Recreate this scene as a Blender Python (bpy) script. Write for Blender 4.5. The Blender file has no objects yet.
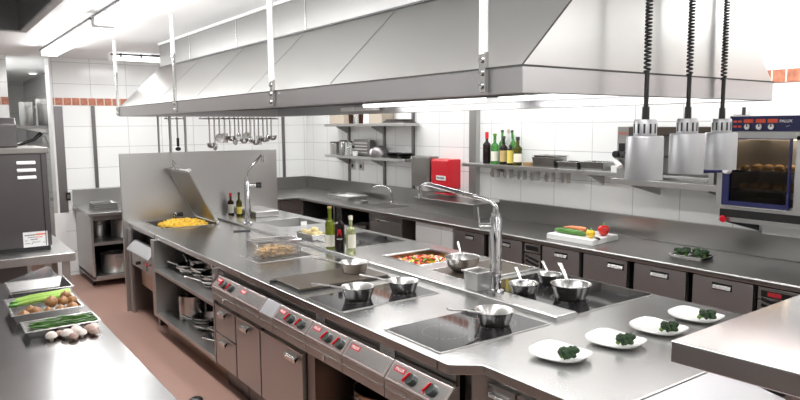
import bpy, bmesh, math, random
from math import sin, cos, pi, radians, atan2, hypot, sqrt
from mathutils import Vector, Matrix
random.seed(11)
SC = bpy.context.scene
COL = SC.collection

# ------------------------------------------------------------------ materials
def newmat(name):
    m = bpy.data.materials.new(name); m.use_nodes = True
    nt = m.node_tree
    b = nt.nodes['Principled BSDF']
    return m, nt, b

def plain(name, rgb, rough=.5, metal=0., noise=0., scale=20., spec=None, trans=0., bump=0., emit=None, es=0., coat=0.):
    m, nt, b = newmat(name)
    b.inputs['Base Color'].default_value = (*rgb, 1)
    b.inputs['Roughness'].default_value = rough
    b.inputs['Metallic'].default_value = metal
    if spec is not None: b.inputs['Specular IOR Level'].default_value = spec
    if trans: b.inputs['Transmission Weight'].default_value = trans
    if coat: b.inputs['Coat Weight'].default_value = coat
    if emit:
        b.inputs['Emission Color'].default_value = (*emit, 1); b.inputs['Emission Strength'].default_value = es
    if noise or bump:
        tc = nt.nodes.new('ShaderNodeTexCoord'); nz = nt.nodes.new('ShaderNodeTexNoise')
        nz.inputs['Scale'].default_value = scale; nz.inputs['Detail'].default_value = 4
        nt.links.new(tc.outputs['Object'], nz.inputs['Vector'])
        if noise:
            r = nt.nodes.new('ShaderNodeValToRGB')
            r.color_ramp.elements[0].position = .3; r.color_ramp.elements[1].position = .7
            r.color_ramp.elements[0].color = (*[max(0, c * (1 - noise)) for c in rgb], 1)
            r.color_ramp.elements[1].color = (*[min(1, c * (1 + noise)) for c in rgb], 1)
            nt.links.new(nz.outputs['Fac'], r.inputs['Fac']); nt.links.new(r.outputs['Color'], b.inputs['Base Color'])
        if bump:
            bp = nt.nodes.new('ShaderNodeBump'); bp.inputs['Strength'].default_value = bump; bp.inputs['Distance'].default_value = .005
            nt.links.new(nz.outputs['Fac'], bp.inputs['Height']); nt.links.new(bp.outputs['Normal'], b.inputs['Normal'])
    return m

def twotone(name, c0, c1, scale, rough=.5, p0=.4, p1=.6):
    m, nt, b = newmat(name)
    b.inputs['Roughness'].default_value = rough
    tc = nt.nodes.new('ShaderNodeTexCoord'); nz = nt.nodes.new('ShaderNodeTexNoise')
    nz.inputs['Scale'].default_value = scale; nz.inputs['Detail'].default_value = 5
    r = nt.nodes.new('ShaderNodeValToRGB')
    r.color_ramp.elements[0].position = p0; r.color_ramp.elements[1].position = p1
    r.color_ramp.elements[0].color = (*c0, 1); r.color_ramp.elements[1].color = (*c1, 1)
    nt.links.new(tc.outputs['Object'], nz.inputs['Vector']); nt.links.new(nz.outputs['Fac'], r.inputs['Fac'])
    nt.links.new(r.outputs['Color'], b.inputs['Base Color'])
    return m

def steel(name, v=.58, rough=.3, stretch=(4, 120, 4), tint=(1, .985, .96), var=.006, aniso=0.):
    """brushed stainless: streaks of roughness along one direction"""
    m, nt, b = newmat(name)
    b.inputs['Metallic'].default_value = 1
    if aniso: b.inputs['Anisotropic'].default_value = aniso
    tc = nt.nodes.new('ShaderNodeTexCoord'); mp = nt.nodes.new('ShaderNodeMapping')
    mx = max(stretch); mp.inputs['Scale'].default_value = [3.0 if q < mx or stretch[0] == stretch[1] == stretch[2] else 9.0 for q in stretch]
    nz = nt.nodes.new('ShaderNodeTexNoise'); nz.inputs['Scale'].default_value = 1.0; nz.inputs['Detail'].default_value = 1
    nt.links.new(tc.outputs['Object'], mp.inputs['Vector']); nt.links.new(mp.outputs['Vector'], nz.inputs['Vector'])
    mr = nt.nodes.new('ShaderNodeMapRange')
    mr.inputs['From Min'].default_value = .3; mr.inputs['From Max'].default_value = .7
    mr.inputs['To Min'].default_value = rough - var; mr.inputs['To Max'].default_value = rough + var
    nt.links.new(nz.outputs['Fac'], mr.inputs['Value']); nt.links.new(mr.outputs['Result'], b.inputs['Roughness'])
    b.inputs['Base Color'].default_value = (*[v * t for t in tint], 1)
    return m

def tiles(name, axis, off_u, w, off_z, h, rgb=(.86, .87, .86), joint=(.52, .53, .53), jw=.006, rough=.16):
    """glazed wall tiles: joint grid in object space; axis = horizontal axis index"""
    m, nt, b = newmat(name)
    b.inputs['Roughness'].default_value = rough
    tc = nt.nodes.new('ShaderNodeTexCoord'); sx = nt.nodes.new('ShaderNodeSeparateXYZ')
    nt.links.new(tc.outputs['Object'], sx.inputs['Vector'])
    def mathn(op, a, v=None):
        n = nt.nodes.new('ShaderNodeMath'); n.operation = op
        nt.links.new(a, n.inputs[0])
        if v is not None:
            if isinstance(v, (int, float)): n.inputs[1].default_value = v
            else: nt.links.new(v, n.inputs[1])
        return n.outputs[0]
    def line(out, off, size):
        a = mathn('SUBTRACT', out, off); a = mathn('DIVIDE', a, size); a = mathn('FLOORED_MODULO', a, 1.0)
        a = mathn('SUBTRACT', a, .5); a = mathn('ABSOLUTE', a)
        return mathn('GREATER_THAN', a, .5 - jw / size / 2)
    lu = line(sx.outputs[axis], off_u, w)
    g = lu if h is None else mathn('MAXIMUM', lu, line(sx.outputs[2], off_z, h))
    mix = nt.nodes.new('ShaderNodeMix'); mix.data_type = 'RGBA'
    nt.links.new(g, mix.inputs['Factor'])
    mix.inputs[6].default_value = (*rgb, 1); mix.inputs[7].default_value = (*joint, 1)
    if rgb[0] > rgb[2] * 1.5:
        nz = nt.nodes.new('ShaderNodeTexNoise'); nz.inputs['Scale'].default_value = 26; nz.inputs['Detail'].default_value = 5
        nt.links.new(tc.outputs['Object'], nz.inputs['Vector'])
        r = nt.nodes.new('ShaderNodeValToRGB')
        r.color_ramp.elements[0].position = .35; r.color_ramp.elements[1].position = .7
        r.color_ramp.elements[0].color = (*[c * .75 for c in rgb], 1); r.color_ramp.elements[1].color = (*[min(1, c * 1.3) for c in rgb], 1)
        nt.links.new(nz.outputs['Fac'], r.inputs['Fac']); nt.links.new(r.outputs['Color'], mix.inputs[6])
    nt.links.new(mix.outputs[2], b.inputs['Base Color'])
    bp = nt.nodes.new('ShaderNodeBump'); bp.inputs['Strength'].default_value = .25; bp.inputs['Distance'].default_value = .002; bp.invert = True
    nt.links.new(g, bp.inputs['Height']); nt.links.new(bp.outputs['Normal'], b.inputs['Normal'])
    return m

M = {}
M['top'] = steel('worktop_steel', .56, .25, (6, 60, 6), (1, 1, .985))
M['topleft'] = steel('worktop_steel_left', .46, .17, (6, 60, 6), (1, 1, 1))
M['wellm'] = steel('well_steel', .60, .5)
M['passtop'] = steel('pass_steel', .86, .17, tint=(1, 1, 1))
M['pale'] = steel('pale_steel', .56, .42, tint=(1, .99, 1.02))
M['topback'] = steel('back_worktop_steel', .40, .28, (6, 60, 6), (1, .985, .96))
M['gap'] = plain('dark_line', (.05, .048, .045), .5)  # hood rim and crease lines paint in the overlap shadow
M['front'] = steel('cabinet_steel', .48, .36, (5, 5, 90), (1, .99, .965))
M['drawerf'] = steel('drawer_steel', .56, .38, (5, 5, 90), (1, .965, .97))
M['frontdk'] = steel('fascia_steel', .30, .36, (5, 5, 90), (1, .95, .9))
M['hood'] = steel('hood_steel', .62, .30, (8, 8, 8), (1, .995, .97))
M['plenum'] = steel('plenum_steel', .27, .42, (8, 8, 8), (1, .995, .97))
M['hoodplain'] = steel('hood_end_steel', .56, .3, (90, 6, 3), (1, .99, 1))
M['panel'] = steel('splash_steel', .50, .34, (60, 6, 4))
M['chrome'] = plain('chrome', (.62, .62, .63), .09, 1)
M['pan'] = steel('pan_steel', .58, .27, (30, 30, 60), var=.015)
M['gn'] = steel('tray_steel', .36, .22, (20, 20, 20), var=.015)
M['bright'] = steel('bright_steel', .62, .24, (20, 20, 20), var=.015)
M['lamp'] = steel('lamp_aluminium', .44, .46, (60, 60, 2), (1, 1, 1.02), .02)
M['darksteel'] = steel('dark_steel', .22, .4, (5, 5, 60), (1, .95, .95))
M['machine'] = steel('machine_paint', .14, .42, (5, 5, 60), (1, .93, .95))
M['griddle'] = plain('griddle_iron', (.105, .086, .068), .32, .45)
M['glass'] = plain('ceramic_glass', (.012, .011, .012), .05, 0, spec=.6)
M['black'] = plain('black_plastic', (.012, .012, .012), .35)
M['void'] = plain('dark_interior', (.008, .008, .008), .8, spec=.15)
M['white'] = plain('white_paint', (.85, .85, .84), .45)
M['ceil'] = plain('ceiling_paint', (.88, .88, .88), .7, noise=.02, scale=2)
M['porcelain'] = plain('porcelain', (.86, .86, .84), .12, coat=.5)
M['boardw'] = plain('white_polyethylene', (.86, .86, .84), .4)
M['red'] = plain('red_enamel', (.58, .012, .022), .3)
M['redknob'] = plain('red_knob', (.7, .015, .03), .25)
M['knob'] = plain('knob_dark', (.05, .06, .055), .3)
M['blue'] = plain('navy_panel', (.010, .013, .085), .35)
M['orange'] = plain('orange_print', (.75, .1, .04), .5)
M['printred'] = plain('red_print', (.5, .02, .03), .5)
M['outline'] = plain('panel_outline', (.62, .40, .38), .5)
M['ink'] = plain('ink', (.03, .03, .035), .6)
M['inkg'] = plain('green_ink', (.03, .12, .08), .6)
M['paper'] = plain('paper', (.78, .77, .76), .6)
M['beige'] = plain('beige_plastic', (.46, .40, .32), .5)
M['clear'] = plain('oven_window', (.02, .02, .02), .04, trans=.0)
M['glow'] = plain('fluorescent_tube', (1, 1, 1), .5, emit=(1, 1, 1), es=2.5)
M['hoodglow'] = plain('hood_tube', (1, 1, 1), .5, emit=(1, 1, 1), es=1.5)
for q in ('glow', 'hoodglow'): M[q].cycles.emission_sampling = 'NONE'
M['greenish'] = plain('end_cap_green', (.35, .38, .2), .5)
M['floor'] = twotone('quarry_floor', (.22, .122, .094), (.38, .23, .185), 160, .5, .35, .65)
M['brick_x'] = tiles('brick_band_x', 0, 1.385, .094, 0, None, (.46, .17, .10), (.7, .6, .52), .011, .5)
M['brick_y'] = tiles('brick_band_y', 1, 2.235, .094, 0, None, (.46, .17, .10), (.7, .6, .52), .011, .5)
M['tile_x'] = tiles('tile_far', 0, 1.80, .4255, 1.604, .2605)
M['tile_y'] = tiles('tile_right', 1, 3.309, .4255, 1.604, .2605)
# glass of bottles
def glassm(name, rgb, rough=.03, trans=.75):
    m, nt, b = newmat(name)
    b.inputs['Base Color'].default_value = (*rgb, 1); b.inputs['Roughness'].default_value = rough
    b.inputs['Transmission Weight'].default_value = trans; b.inputs['IOR'].default_value = 1.3
    return m
M['g_green'] = glassm('green_glass', (.30, .36, .04)); M['g_dark'] = glassm('dark_glass', (.02, .012, .012), .05, .2)
M['g_clear'] = glassm('pale_glass', (.72, .78, .45)); M['g_bgreen'] = glassm('bright_green_glass', (.12, .42, .10))
M['g_olive'] = glassm('olive_glass', (.16, .14, .02)); M['g_soy'] = glassm('soy_glass', (.06, .025, .015), .05, .3)
M['g_white'] = glassm('clear_glass', (.9, .92, .9))
M['label'] = plain('bottle_label', (.8, .77, .66), .6)
M['labely'] = plain('yellow_label', (.75, .62, .12), .6)
M['labelo'] = plain('ochre_label', (.55, .4, .16), .6)
# food
M['fries'] = plain('fries', (.78, .50, .07), .5, noise=.35, scale=40)
M['crumb'] = plain('breaded', (.52, .34, .16), .8, noise=.6, scale=90, bump=.6)
M['onion'] = twotone('onion_skin', (.22, .09, .03), (.46, .25, .11), 30, .35, .3, .7)
M['potato'] = plain('potato', (.72, .60, .30), .5, noise=.2, scale=30)
M['mushw'] = plain('mushroom_white', (.74, .66, .60), .6, noise=.1, scale=30)
M['mushb'] = plain('mushroom_gill', (.22, .12, .09), .7)
M['mushp'] = plain('mushroom_brown', (.40, .27, .23), .6, noise=.2, scale=30)
M['bean'] = plain('green_bean', (.055, .15, .022), .4, noise=.35, scale=25)
M['celery'] = plain('celery', (.33, .52, .10), .35, noise=.25, scale=14)
M['celeryl'] = plain('celery_base', (.62, .70, .32), .35)
M['leaf'] = plain('leaf', (.08, .24, .03), .5, noise=.3, scale=40)
M['brocc'] = twotone('broccoli_crown', (.006, .022, .008), (.03, .075, .018), 140, .7)
M['broccs'] = plain('broccoli_stem', (.13, .24, .05), .6)
M['pepr'] = plain('red_pepper', (.62, .015, .01), .15, coat=.4)
M['pepy'] = plain('yellow_pepper', (.85, .55, .02), .18, coat=.4)
M['pepg'] = plain('green_pepper', (.10, .30, .03), .2)
M['carrot'] = plain('carrot', (.80, .30, .14), .5, noise=.15, scale=30)
M['cuc'] = plain('cucumber', (.07, .20, .03), .3, noise=.4, scale=25)
M['stem'] = plain('pepper_stem', (.10, .28, .05), .5)
M['bread'] = plain('bread', (.46, .29, .12), .7, noise=.3, scale=25)
M['wood'] = plain('cork', (.45, .3, .16), .6)
M['copper'] = steel('copper_tint', .5, .3, (6, 6, 60), (1, .72, .55))

# ------------------------------------------------------------------ mesh builder
class MB:
    def __init__(s): s.v = []; s.f = []
    def add(s, v, f):
        o = len(s.v); s.v += [tuple(p) for p in v]; s.f += [tuple(i + o for i in q) for q in f]; return s
    def box(s, x0, x1, y0, y1, z0, z1, rot=None, piv=None):
        v = [(x, y, z) for z in (z0, z1) for y in (y0, y1) for x in (x0, x1)]
        if rot is not None:
            p = Vector(piv if piv else ((x0 + x1) / 2, (y0 + y1) / 2, (z0 + z1) / 2))
            v = [tuple(rot @ (Vector(q) - p) + p) for q in v]
        return s.add(v, [(0, 2, 3, 1), (4, 5, 7, 6), (0, 1, 5, 4), (2, 6, 7, 3), (0, 4, 6, 2), (1, 3, 7, 5)])
    def prism(s, poly, axis, a, b):
        """poly: 2D points in the two other axes (in xyz order), extruded along axis"""
        def P(p, t):
            q = list(p); q.insert(axis, t); return tuple(q)
        n = len(poly); v = [P(p, a) for p in poly] + [P(p, b) for p in poly]
        f = [tuple(range(n - 1, -1, -1)), tuple(range(n, 2 * n))] + [(i, (i + 1) % n, n + (i + 1) % n, n + i) for i in range(n)]
        return s.add(v, f)
    def lathe(s, prof, c=(0, 0, 0), n=24, axis=2):
        """prof: list of (r, h); closed at r=0"""
        v = []; f = []; rings = []
        for r, h in prof:
            if r < 1e-6:
                rings.append([len(v)]); v.append((0, 0, h))
            else:
                rings.append(list(range(len(v), len(v) + n)))
                v += [(r * cos(2 * pi * i / n), r * sin(2 * pi * i / n), h) for i in range(n)]
        for a, b in zip(rings, rings[1:]):
            for i in range(n):
                j = (i + 1) % n
                if len(a) == 1 and len(b) == 1: continue
                if len(a) == 1: f.append((a[0], b[j], b[i]))
                elif len(b) == 1: f.append((a[i], a[j], b[0]))
                else: f.append((a[i], a[j], b[j], b[i]))
        if axis == 0: v = [(z, x, y) for x, y, z in v]
        if axis == 1: v = [(y, z, x) for x, y, z in v]
        return s.add([(x + c[0], y + c[1], z + c[2]) for x, y, z in v], f)
    def tube(s, path, r, n=10, cap=True):
        P = [Vector(p) for p in path]; rs = r if isinstance(r, (list, tuple)) else [r] * len(P)
        v = []; f = []; up = None
        for i, p in enumerate(P):
            t = (P[min(i + 1, len(P) - 1)] - P[max(i - 1, 0)]).normalized()
            if up is None:
                up = Vector((0, 0, 1)) if abs(t.z) < .9 else Vector((1, 0, 0))
            up = (up - t * up.dot(t)).normalized(); sd = t.cross(up)
            v += [tuple(p + (up * cos(2 * pi * k / n) + sd * sin(2 * pi * k / n)) * rs[i]) for k in range(n)]
        for i in range(len(P) - 1):
            for k in range(n):
                l = (k + 1) % n
                f.append((i * n + k, i * n + l, (i + 1) * n + l, (i + 1) * n + k))
        if cap: f += [tuple(range(n - 1, -1, -1)), tuple((len(P) - 1) * n + k for k in range(n))]
        return s.add(v, f)
    def ball(s, c, r, n=12, m=8, sq=(1, 1, 1), wob=0., seed=0):
        rnd = random.Random(seed)
        prof = []; v = []; f = []
        for i in range(m + 1):
            a = pi * i / m
            if i in (0, m): v.append((0, 0, cos(a)))
            else: v += [(sin(a) * cos(2 * pi * k / n), sin(a) * sin(2 * pi * k / n), cos(a)) for k in range(n)]
        idx = lambda i, k: 0 if i == 0 else (1 + (m - 1) * n if i == m else 1 + (i - 1) * n + k % n)
        for i in range(m):
            for k in range(n):
                a, b, d, e = idx(i, k), idx(i, k + 1), idx(i + 1, k + 1), idx(i + 1, k)
                q = [];
                for t in (a, e, d, b):
                    if t not in q: q.append(t)
                f.append(tuple(q))
        out = []
        for p in v:
            w = 1 + wob * (rnd.random() - .5) * 2
            out.append((c[0] + p[0] * r * sq[0] * w, c[1] + p[1] * r * sq[1] * w, c[2] + p[2] * r * sq[2] * w))
        return s.add(out, f)
    def slab(s, x0, x1, y0, y1, z0, z1, holes=()):
        """flat slab with rectangular holes right through"""
        xs = sorted({x0, x1, *[h[0] for h in holes], *[h[1] for h in holes]})
        ys = sorted({y0, y1, *[h[2] for h in holes], *[h[3] for h in holes]})
        nx, ny = len(xs) - 1, len(ys) - 1
        def solid(i, j):
            if not (0 <= i < nx and 0 <= j < ny): return False
            cx, cy = (xs[i] + xs[i + 1]) / 2, (ys[j] + ys[j + 1]) / 2
            return not any(h[0] < cx < h[1] and h[2] < cy < h[3] for h in holes)
        ids = {}; v = []
        def V(i, j, k):
            if (i, j, k) not in ids: ids[i, j, k] = len(v); v.append((xs[i], ys[j], (z0, z1)[k]))
            return ids[i, j, k]
        f = []
        for i in range(nx):
            for j in range(ny):
                if not solid(i, j): continue
                f.append((V(i, j, 1), V(i + 1, j, 1), V(i + 1, j + 1, 1), V(i, j + 1, 1)))
                f.append((V(i, j, 0), V(i, j + 1, 0), V(i + 1, j + 1, 0), V(i + 1, j, 0)))
                if not solid(i, j - 1): f.append((V(i, j, 0), V(i + 1, j, 0), V(i + 1, j, 1), V(i, j, 1)))
                if not solid(i, j + 1): f.append((V(i + 1, j + 1, 0), V(i, j + 1, 0), V(i, j + 1, 1), V(i + 1, j + 1, 1)))
                if not solid(i - 1, j): f.append((V(i, j + 1, 0), V(i, j, 0), V(i, j, 1), V(i, j + 1, 1)))
                if not solid(i + 1, j): f.append((V(i + 1, j, 0), V(i + 1, j + 1, 0), V(i + 1, j + 1, 1), V(i + 1, j, 1)))
        return s.add(v, f)
    def well(s, x0, x1, y0, y1, z0, z1, t=.004, taper=0.):
        """open-topped box shell (inside and outside)"""
        a = taper
        o = [(x0 + a, y0 + a, z0), (x1 - a, y0 + a, z0), (x1 - a, y1 - a, z0), (x0 + a, y1 - a, z0), (x0, y0, z1), (x1, y0, z1), (x1, y1, z1), (x0, y1, z1)]
        i = [(x0 + a + t, y0 + a + t, z0 + t), (x1 - a - t, y0 + a + t, z0 + t), (x1 - a - t, y1 - a - t, z0 + t), (x0 + a + t, y1 - a - t, z0 + t),
             (x0 + t, y0 + t, z1), (x1 - t, y0 + t, z1), (x1 - t, y1 - t, z1), (x0 + t, y1 - t, z1)]
        f = [(3, 2, 1, 0)] + [(k, (k + 1) % 4, 4 + (k + 1) % 4, 4 + k) for k in range(4)]
        f += [(8, 9, 10, 11)] + [(8 + (k + 1) % 4, 8 + k, 12 + k, 12 + (k + 1) % 4) for k in range(4)]
        f += [(4 + k, 4 + (k + 1) % 4, 12 + (k + 1) % 4, 12 + k) for k in range(4)]
        return s.add(o + i, f)
    def weld(s, y):
        """drop the inner faces at y and merge equal corners"""
        s.f = [q for q in s.f if not all(abs(s.v[i][1] - y) < 1e-6 for i in q)]
        ids = {}; mp = []; v = []
        for p in s.v:
            k = tuple(round(c, 5) for c in p)
            if k not in ids: ids[k] = len(v); v.append(p)
            mp.append(ids[k])
        s.v = v; s.f = [tuple(mp[i] for i in q) for q in s.f]
        return s
    def rim(s, x0, x1, y0, y1, z0, z1, w):
        return s.slab(x0 - w, x1 + w, y0 - w, y1 + w, z0, z1, [(x0, x1, y0, y1)])
    def build(s, name, mat, parent=None, bevel=0., smooth=40, seg=2, fix=True):
        me = bpy.data.meshes.new(name)
        off = Vector(parent_loc(parent)) if parent else Vector((0, 0, 0))
        me.from_pydata([tuple(Vector(p) - off) for p in s.v], [], s.f)
        if fix:
            bm = bmesh.new(); bm.from_mesh(me)
            bmesh.ops.recalc_face_normals(bm, faces=bm.faces); bm.to_mesh(me); bm.free()
        me.materials.append(M[mat] if isinstance(mat, str) else mat)
        if smooth:
            me.polygons.foreach_set('use_smooth', [True] * len(me.polygons))
            me.set_sharp_from_angle(angle=radians(smooth))
        o = bpy.data.objects.new(name, me); COL.objects.link(o)
        if parent: o.parent = parent
        if bevel:
            md = o.modifiers.new('bevel', 'BEVEL'); md.width = bevel; md.segments = seg; md.limit_method = 'ANGLE'; md.angle_limit = radians(35); md.harden_normals = True
        return o

def parent_loc(o):
    l = Vector((0, 0, 0))
    while o is not None:
        l += o.location; o = o.parent
    return l

def thing(name, label, cat, loc=(0, 0, 0), group=None, rz=0.):
    o = bpy.data.objects.new(name, None); COL.objects.link(o); o.empty_display_size = .05
    o.location = loc; o.rotation_euler[2] = rz
    o['label'] = label; o['category'] = cat
    if group: o['group'] = group
    return o
def tag(o, label, cat, group=None, kind=None):
    o['label'] = label; o['category'] = cat
    if group: o['group'] = group
    if kind: o['kind'] = kind
    return o
def struct(o):
    o['kind'] = 'structure'; return o
def dup(root, loc, rz=None, label=None, group=None, scale=None):
    r = root.copy(); COL.objects.link(r); r.location = loc
    if rz is not None: r.rotation_euler = (0, 0, rz)
    if label: r['label'] = label
    if group: r['group'] = group
    if scale is not None: r.scale = scale if isinstance(scale, tuple) else (scale,) * 3
    for ch in list(root.children):
        c = ch.copy(); COL.objects.link(c); c.parent = r
        for g in list(ch.children):
            d = g.copy(); COL.objects.link(d); d.parent = c
    return r
def text_mesh(name, txt, size, mat, parent, mtx, depth=.0008, bold=True):
    cu = bpy.data.curves.new(name, 'FONT'); cu.body = txt; cu.size = size; cu.extrude = depth; cu.align_x = 'CENTER'; cu.align_y = 'CENTER'
    if bold: cu.offset = size * .02
    tmp = bpy.data.objects.new(name + '_t', cu); COL.objects.link(tmp)
    bpy.context.view_layer.update()
    me = bpy.data.meshes.new_from_object(tmp.evaluated_get(bpy.context.evaluated_depsgraph_get()))
    bpy.data.objects.remove(tmp); bpy.data.curves.remove(cu)
    off = Vector(parent_loc(parent))
    me.transform(Matrix.Translation(-off) @ mtx)
    me.materials.clear(); me.materials.append(M[mat])
    o = bpy.data.objects.new(name, me); COL.objects.link(o); o.parent = parent
    return o
def frame_mtx(origin, right, up):
    r = Vector(right).normalized(); u = Vector(up).normalized(); n = r.cross(u)
    m = Matrix(((r.x, u.x, n.x, origin[0]), (r.y, u.y, n.y, origin[1]), (r.z, u.z, n.z, origin[2]), (0, 0, 0, 1)))
    return m
RX = lambda a: Matrix.Rotation(a, 3, 'X')
RY = lambda a: Matrix.Rotation(a, 3, 'Y')
RZ = lambda a: Matrix.Rotation(a, 3, 'Z')
FACE_L = ((0, -1, 0), (0, 0, 1))      # text on a face looking towards -x: right = -y
def B(*a, **k): return MB().box(*a, **k)

# ------------------------------------------------------------------ the room
XW, YW, ZC = 4.82, 9.05, 2.70
struct(B(-1.6, XW + .1, -2.6, 14.6, -.05, 0).build('floor', 'floor', smooth=0))
struct(B(-1.6, XW + .1, -2.6, 14.6, ZC, ZC + .05).build('ceiling', 'ceil', smooth=0))
struct(B(1.365, XW + .1, YW, YW + .3, 0, ZC).build('wall_far', 'tile_x', smooth=0))
struct(B(-1.6, .90, YW, YW + .3, 0, ZC).build('wall_far_left', 'tile_x', smooth=0))
struct(B(XW, XW + .1, -2.6, YW, 0, ZC).build('wall_right', 'tile_y', smooth=0))
struct(B(-1.7, -1.6, -2.6, YW + .3, 0, ZC).build('wall_left', 'tile_y', smooth=0))
struct(B(-1.6, XW + .1, -2.7, -2.6, 0, ZC).build('wall_near', 'tile_x', smooth=0))
# passage behind the opening
struct(B(.7, 2.2, 14.3, 14.4, 0, ZC).build('wall_passage_end', 'tile_x', smooth=0))
struct(B(1.68, 1.78, YW + .3, 14.3, 0, ZC).build('wall_passage_right', 'tile_y', smooth=0))
struct(B(.62, .72, YW + .3, 14.3, 0, ZC).build('wall_passage_left', 'tile_y', smooth=0))
# brick band
struct(B(1.365, XW, YW - .006, YW, 2.125, 2.213).build('trim_1', 'brick_x', smooth=0))
struct(B(-1.6, .90, YW - .006, YW, 2.125, 2.213).build('trim_2', 'brick_x', smooth=0))
struct(B(XW - .006, XW, -2.6, YW - .006, 2.125, 2.213).build('trim_3', 'brick_y', smooth=0))
# steel corner guard on the end of the far wall, white post above
struct(B(1.368, 1.465, YW - .012, YW, .80, 2.11).build('trim_4', 'darksteel'))
struct(B(1.345, 1.365, YW - .004, YW + .3, 0, ZC).build('trim_5', 'white'))
struct(B(1.30, 1.42, YW - .02, YW - .012, .0, .80).build('trim_6', 'white'))
t = thing('door_strike', 'small black switch box on the steel corner guard', 'strike', (1.45, YW - .02, 1.0))  # black box taken for a door strike
B(1.44, 1.49, YW - .045, YW - .0125, .95, 1.05).build('strike_body', 'black', t, .004)
B(1.452, 1.478, YW - .052, YW - .045, .975, 1.025).build('strike_plate', 'darksteel', t, .002)
# upright shelf rails on the walls
for i, x in enumerate((1.81, 4.424)):
    struct(B(x - .02, x + .02, YW - .025, YW, 1.09, 2.12).build('trim_%d' % (7 + i), 'darksteel'))
for i, y in enumerate((7.80, 6.946, 6.336)):
    struct(B(XW - .025, XW, y - .02, y + .02, 1.09, 2.12).build('trim_%d' % (9 + i), 'darksteel'))
struct(B(XW - .06, XW, 5.18, 5.29, 1.09, ZC).build('trim_12', 'front', bevel=.004))

# small downlight in the passage
t = thing('downlight', 'small round spot lamp on the passage ceiling', 'ceiling light', (1.5, 11.6, ZC))
MB().lathe([(.0, ZC - .03), (.06, ZC - .03), (.075, ZC - .01), (.075, ZC)], (1.5, 11.6, 0)).build('lamp_ring', 'white', t)
MB().lathe([(.0, ZC - .034), (.045, ZC - .034), (.045, ZC - .03)], (1.5, 11.6, 0)).build('bulb', 'glow', t)

# ------------------------------------------------------------------ fluorescent lights
def arealamp(name, x, y, z, sx, sy, watts, parent, rot=None):
    l = bpy.data.lights.new(name, 'AREA'); l.shape = 'RECTANGLE'; l.size = sx; l.size_y = sy; l.energy = watts; l.color = (1, 1, 1)
    o = bpy.data.objects.new(name, l); COL.objects.link(o); o.parent = parent
    o.location = Vector((x, y, z)) - Vector(parent_loc(parent))
    if rot: o.rotation_euler = rot
def fluoro(x, y0, y1, label, z=2.60, w=.15, along='y', group='ceiling fluorescent fittings', watts=27):
    t = thing('fluorescent_light', label, 'ceiling light', (x, (y0 + y1) / 2, ZC) if along == 'y' else ((y0 + y1) / 2, x, ZC), group)
    def bx(u0, u1, v0, v1, z0, z1):
        return B(u0, u1, v0, v1, z0, z1) if along == 'y' else B(v0, v1, u0, u1, z0, z1)
    bx(x - w * .35, x + w * .35, y0, y1, z + .055, ZC).build('housing', 'white', t, .004)
    bx(x - w / 2, x + w / 2, y0 + .03, y1 - .03, z, z + .055).build('diffuser', 'glow', t, .012)
    for yy in (y0, y1 - .03):
        c = bx(x - w / 2 - .004, x + w / 2 + .004, yy, yy + .03, z - .004, z + .06).build('end_cap', 'white', t, .004)
    if along == 'y':
        arealamp('tube_light', x, (y0 + y1) / 2, z - .006, w, y1 - y0 - .08, watts, t)
        for sg in (-1, 1):
            arealamp('tube_light_side', x + sg * (w / 2 + .008), (y0 + y1) / 2, z + .022, .04, y1 - y0 - .08, watts * .2, t, (0, -sg * radians(88), 0))
    else: arealamp('tube_light', (y0 + y1) / 2, x, z - .006, y1 - y0 - .08, w, watts, t)
    bx(x - w / 2 - .014, x - w / 2 - .003, y0, y1, z + .048, z + .066).build('edge_channel', 'gap', t)
    for k in range(3):
        q = y0 + (y1 - y0) * (k + .5) / 3
        bx(x - w / 2 - .006, x - w / 2, q - .012, q + .012, z + .02, z + .075).build('clip', 'chrome', t, .001)
    return t
t = thing('passage_fill_light', 'unseen fill light added on the passage ceiling along its left wall', 'ceiling light', (.8, 10.2, ZC))  # hidden lamp added to brighten the passage
B(.74, .86, 9.45, 11.0, ZC - .06, ZC).build('diffuser', 'glow', t, .005)
arealamp('tube_light', .80, 10.22, ZC - .064, .11, 1.5, 16, t)
fluoro(1.19, 5.42, 7.92, 'long fluorescent ceiling light nearest the passage opening')
fluoro(1.19, 2.85, 5.36, 'long fluorescent ceiling light running out of the top left of the photo')
fluoro(1.19, .1, 2.6, 'unseen fluorescent fill light added above the near aisle', watts=14)  # fill lamp added out of view
fluoro(1.19, -2.4, -.2, 'unseen fluorescent fill light added at the near end of the aisle', watts=5)  # fill lamp added behind the camera
for a, b, l in ((5.9, 8.4, 'far'), (3.2, 5.6, 'middle'), (.4, 2.9, 'near'), (-2.3, 0., 'nearest')):  # unseen fill row, added to brighten the right wall
    fluoro(4.35 if l == 'near' else 4.05, a, b, l + ' unseen fluorescent fill light between the hood and the right wall', watts={'near': 13, 'nearest': 7}.get(l, 15))
fluoro(2.6, -1.9, .6, 'unseen fluorescent fill light added above the raised pass shelf', watts=4)  # another fill lamp added out of view
# wall-side fitting beside the hood's far end
t = fluoro(8.12, 1.83, 2.50, 'short fluorescent ceiling light at the far left end of the hood', z=2.615, w=.12, along='x', watts=9)
B(2.28, 2.40, 8.05, 8.058, 2.665, 2.69).build('starter_box', 'darksteel', t)

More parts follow.
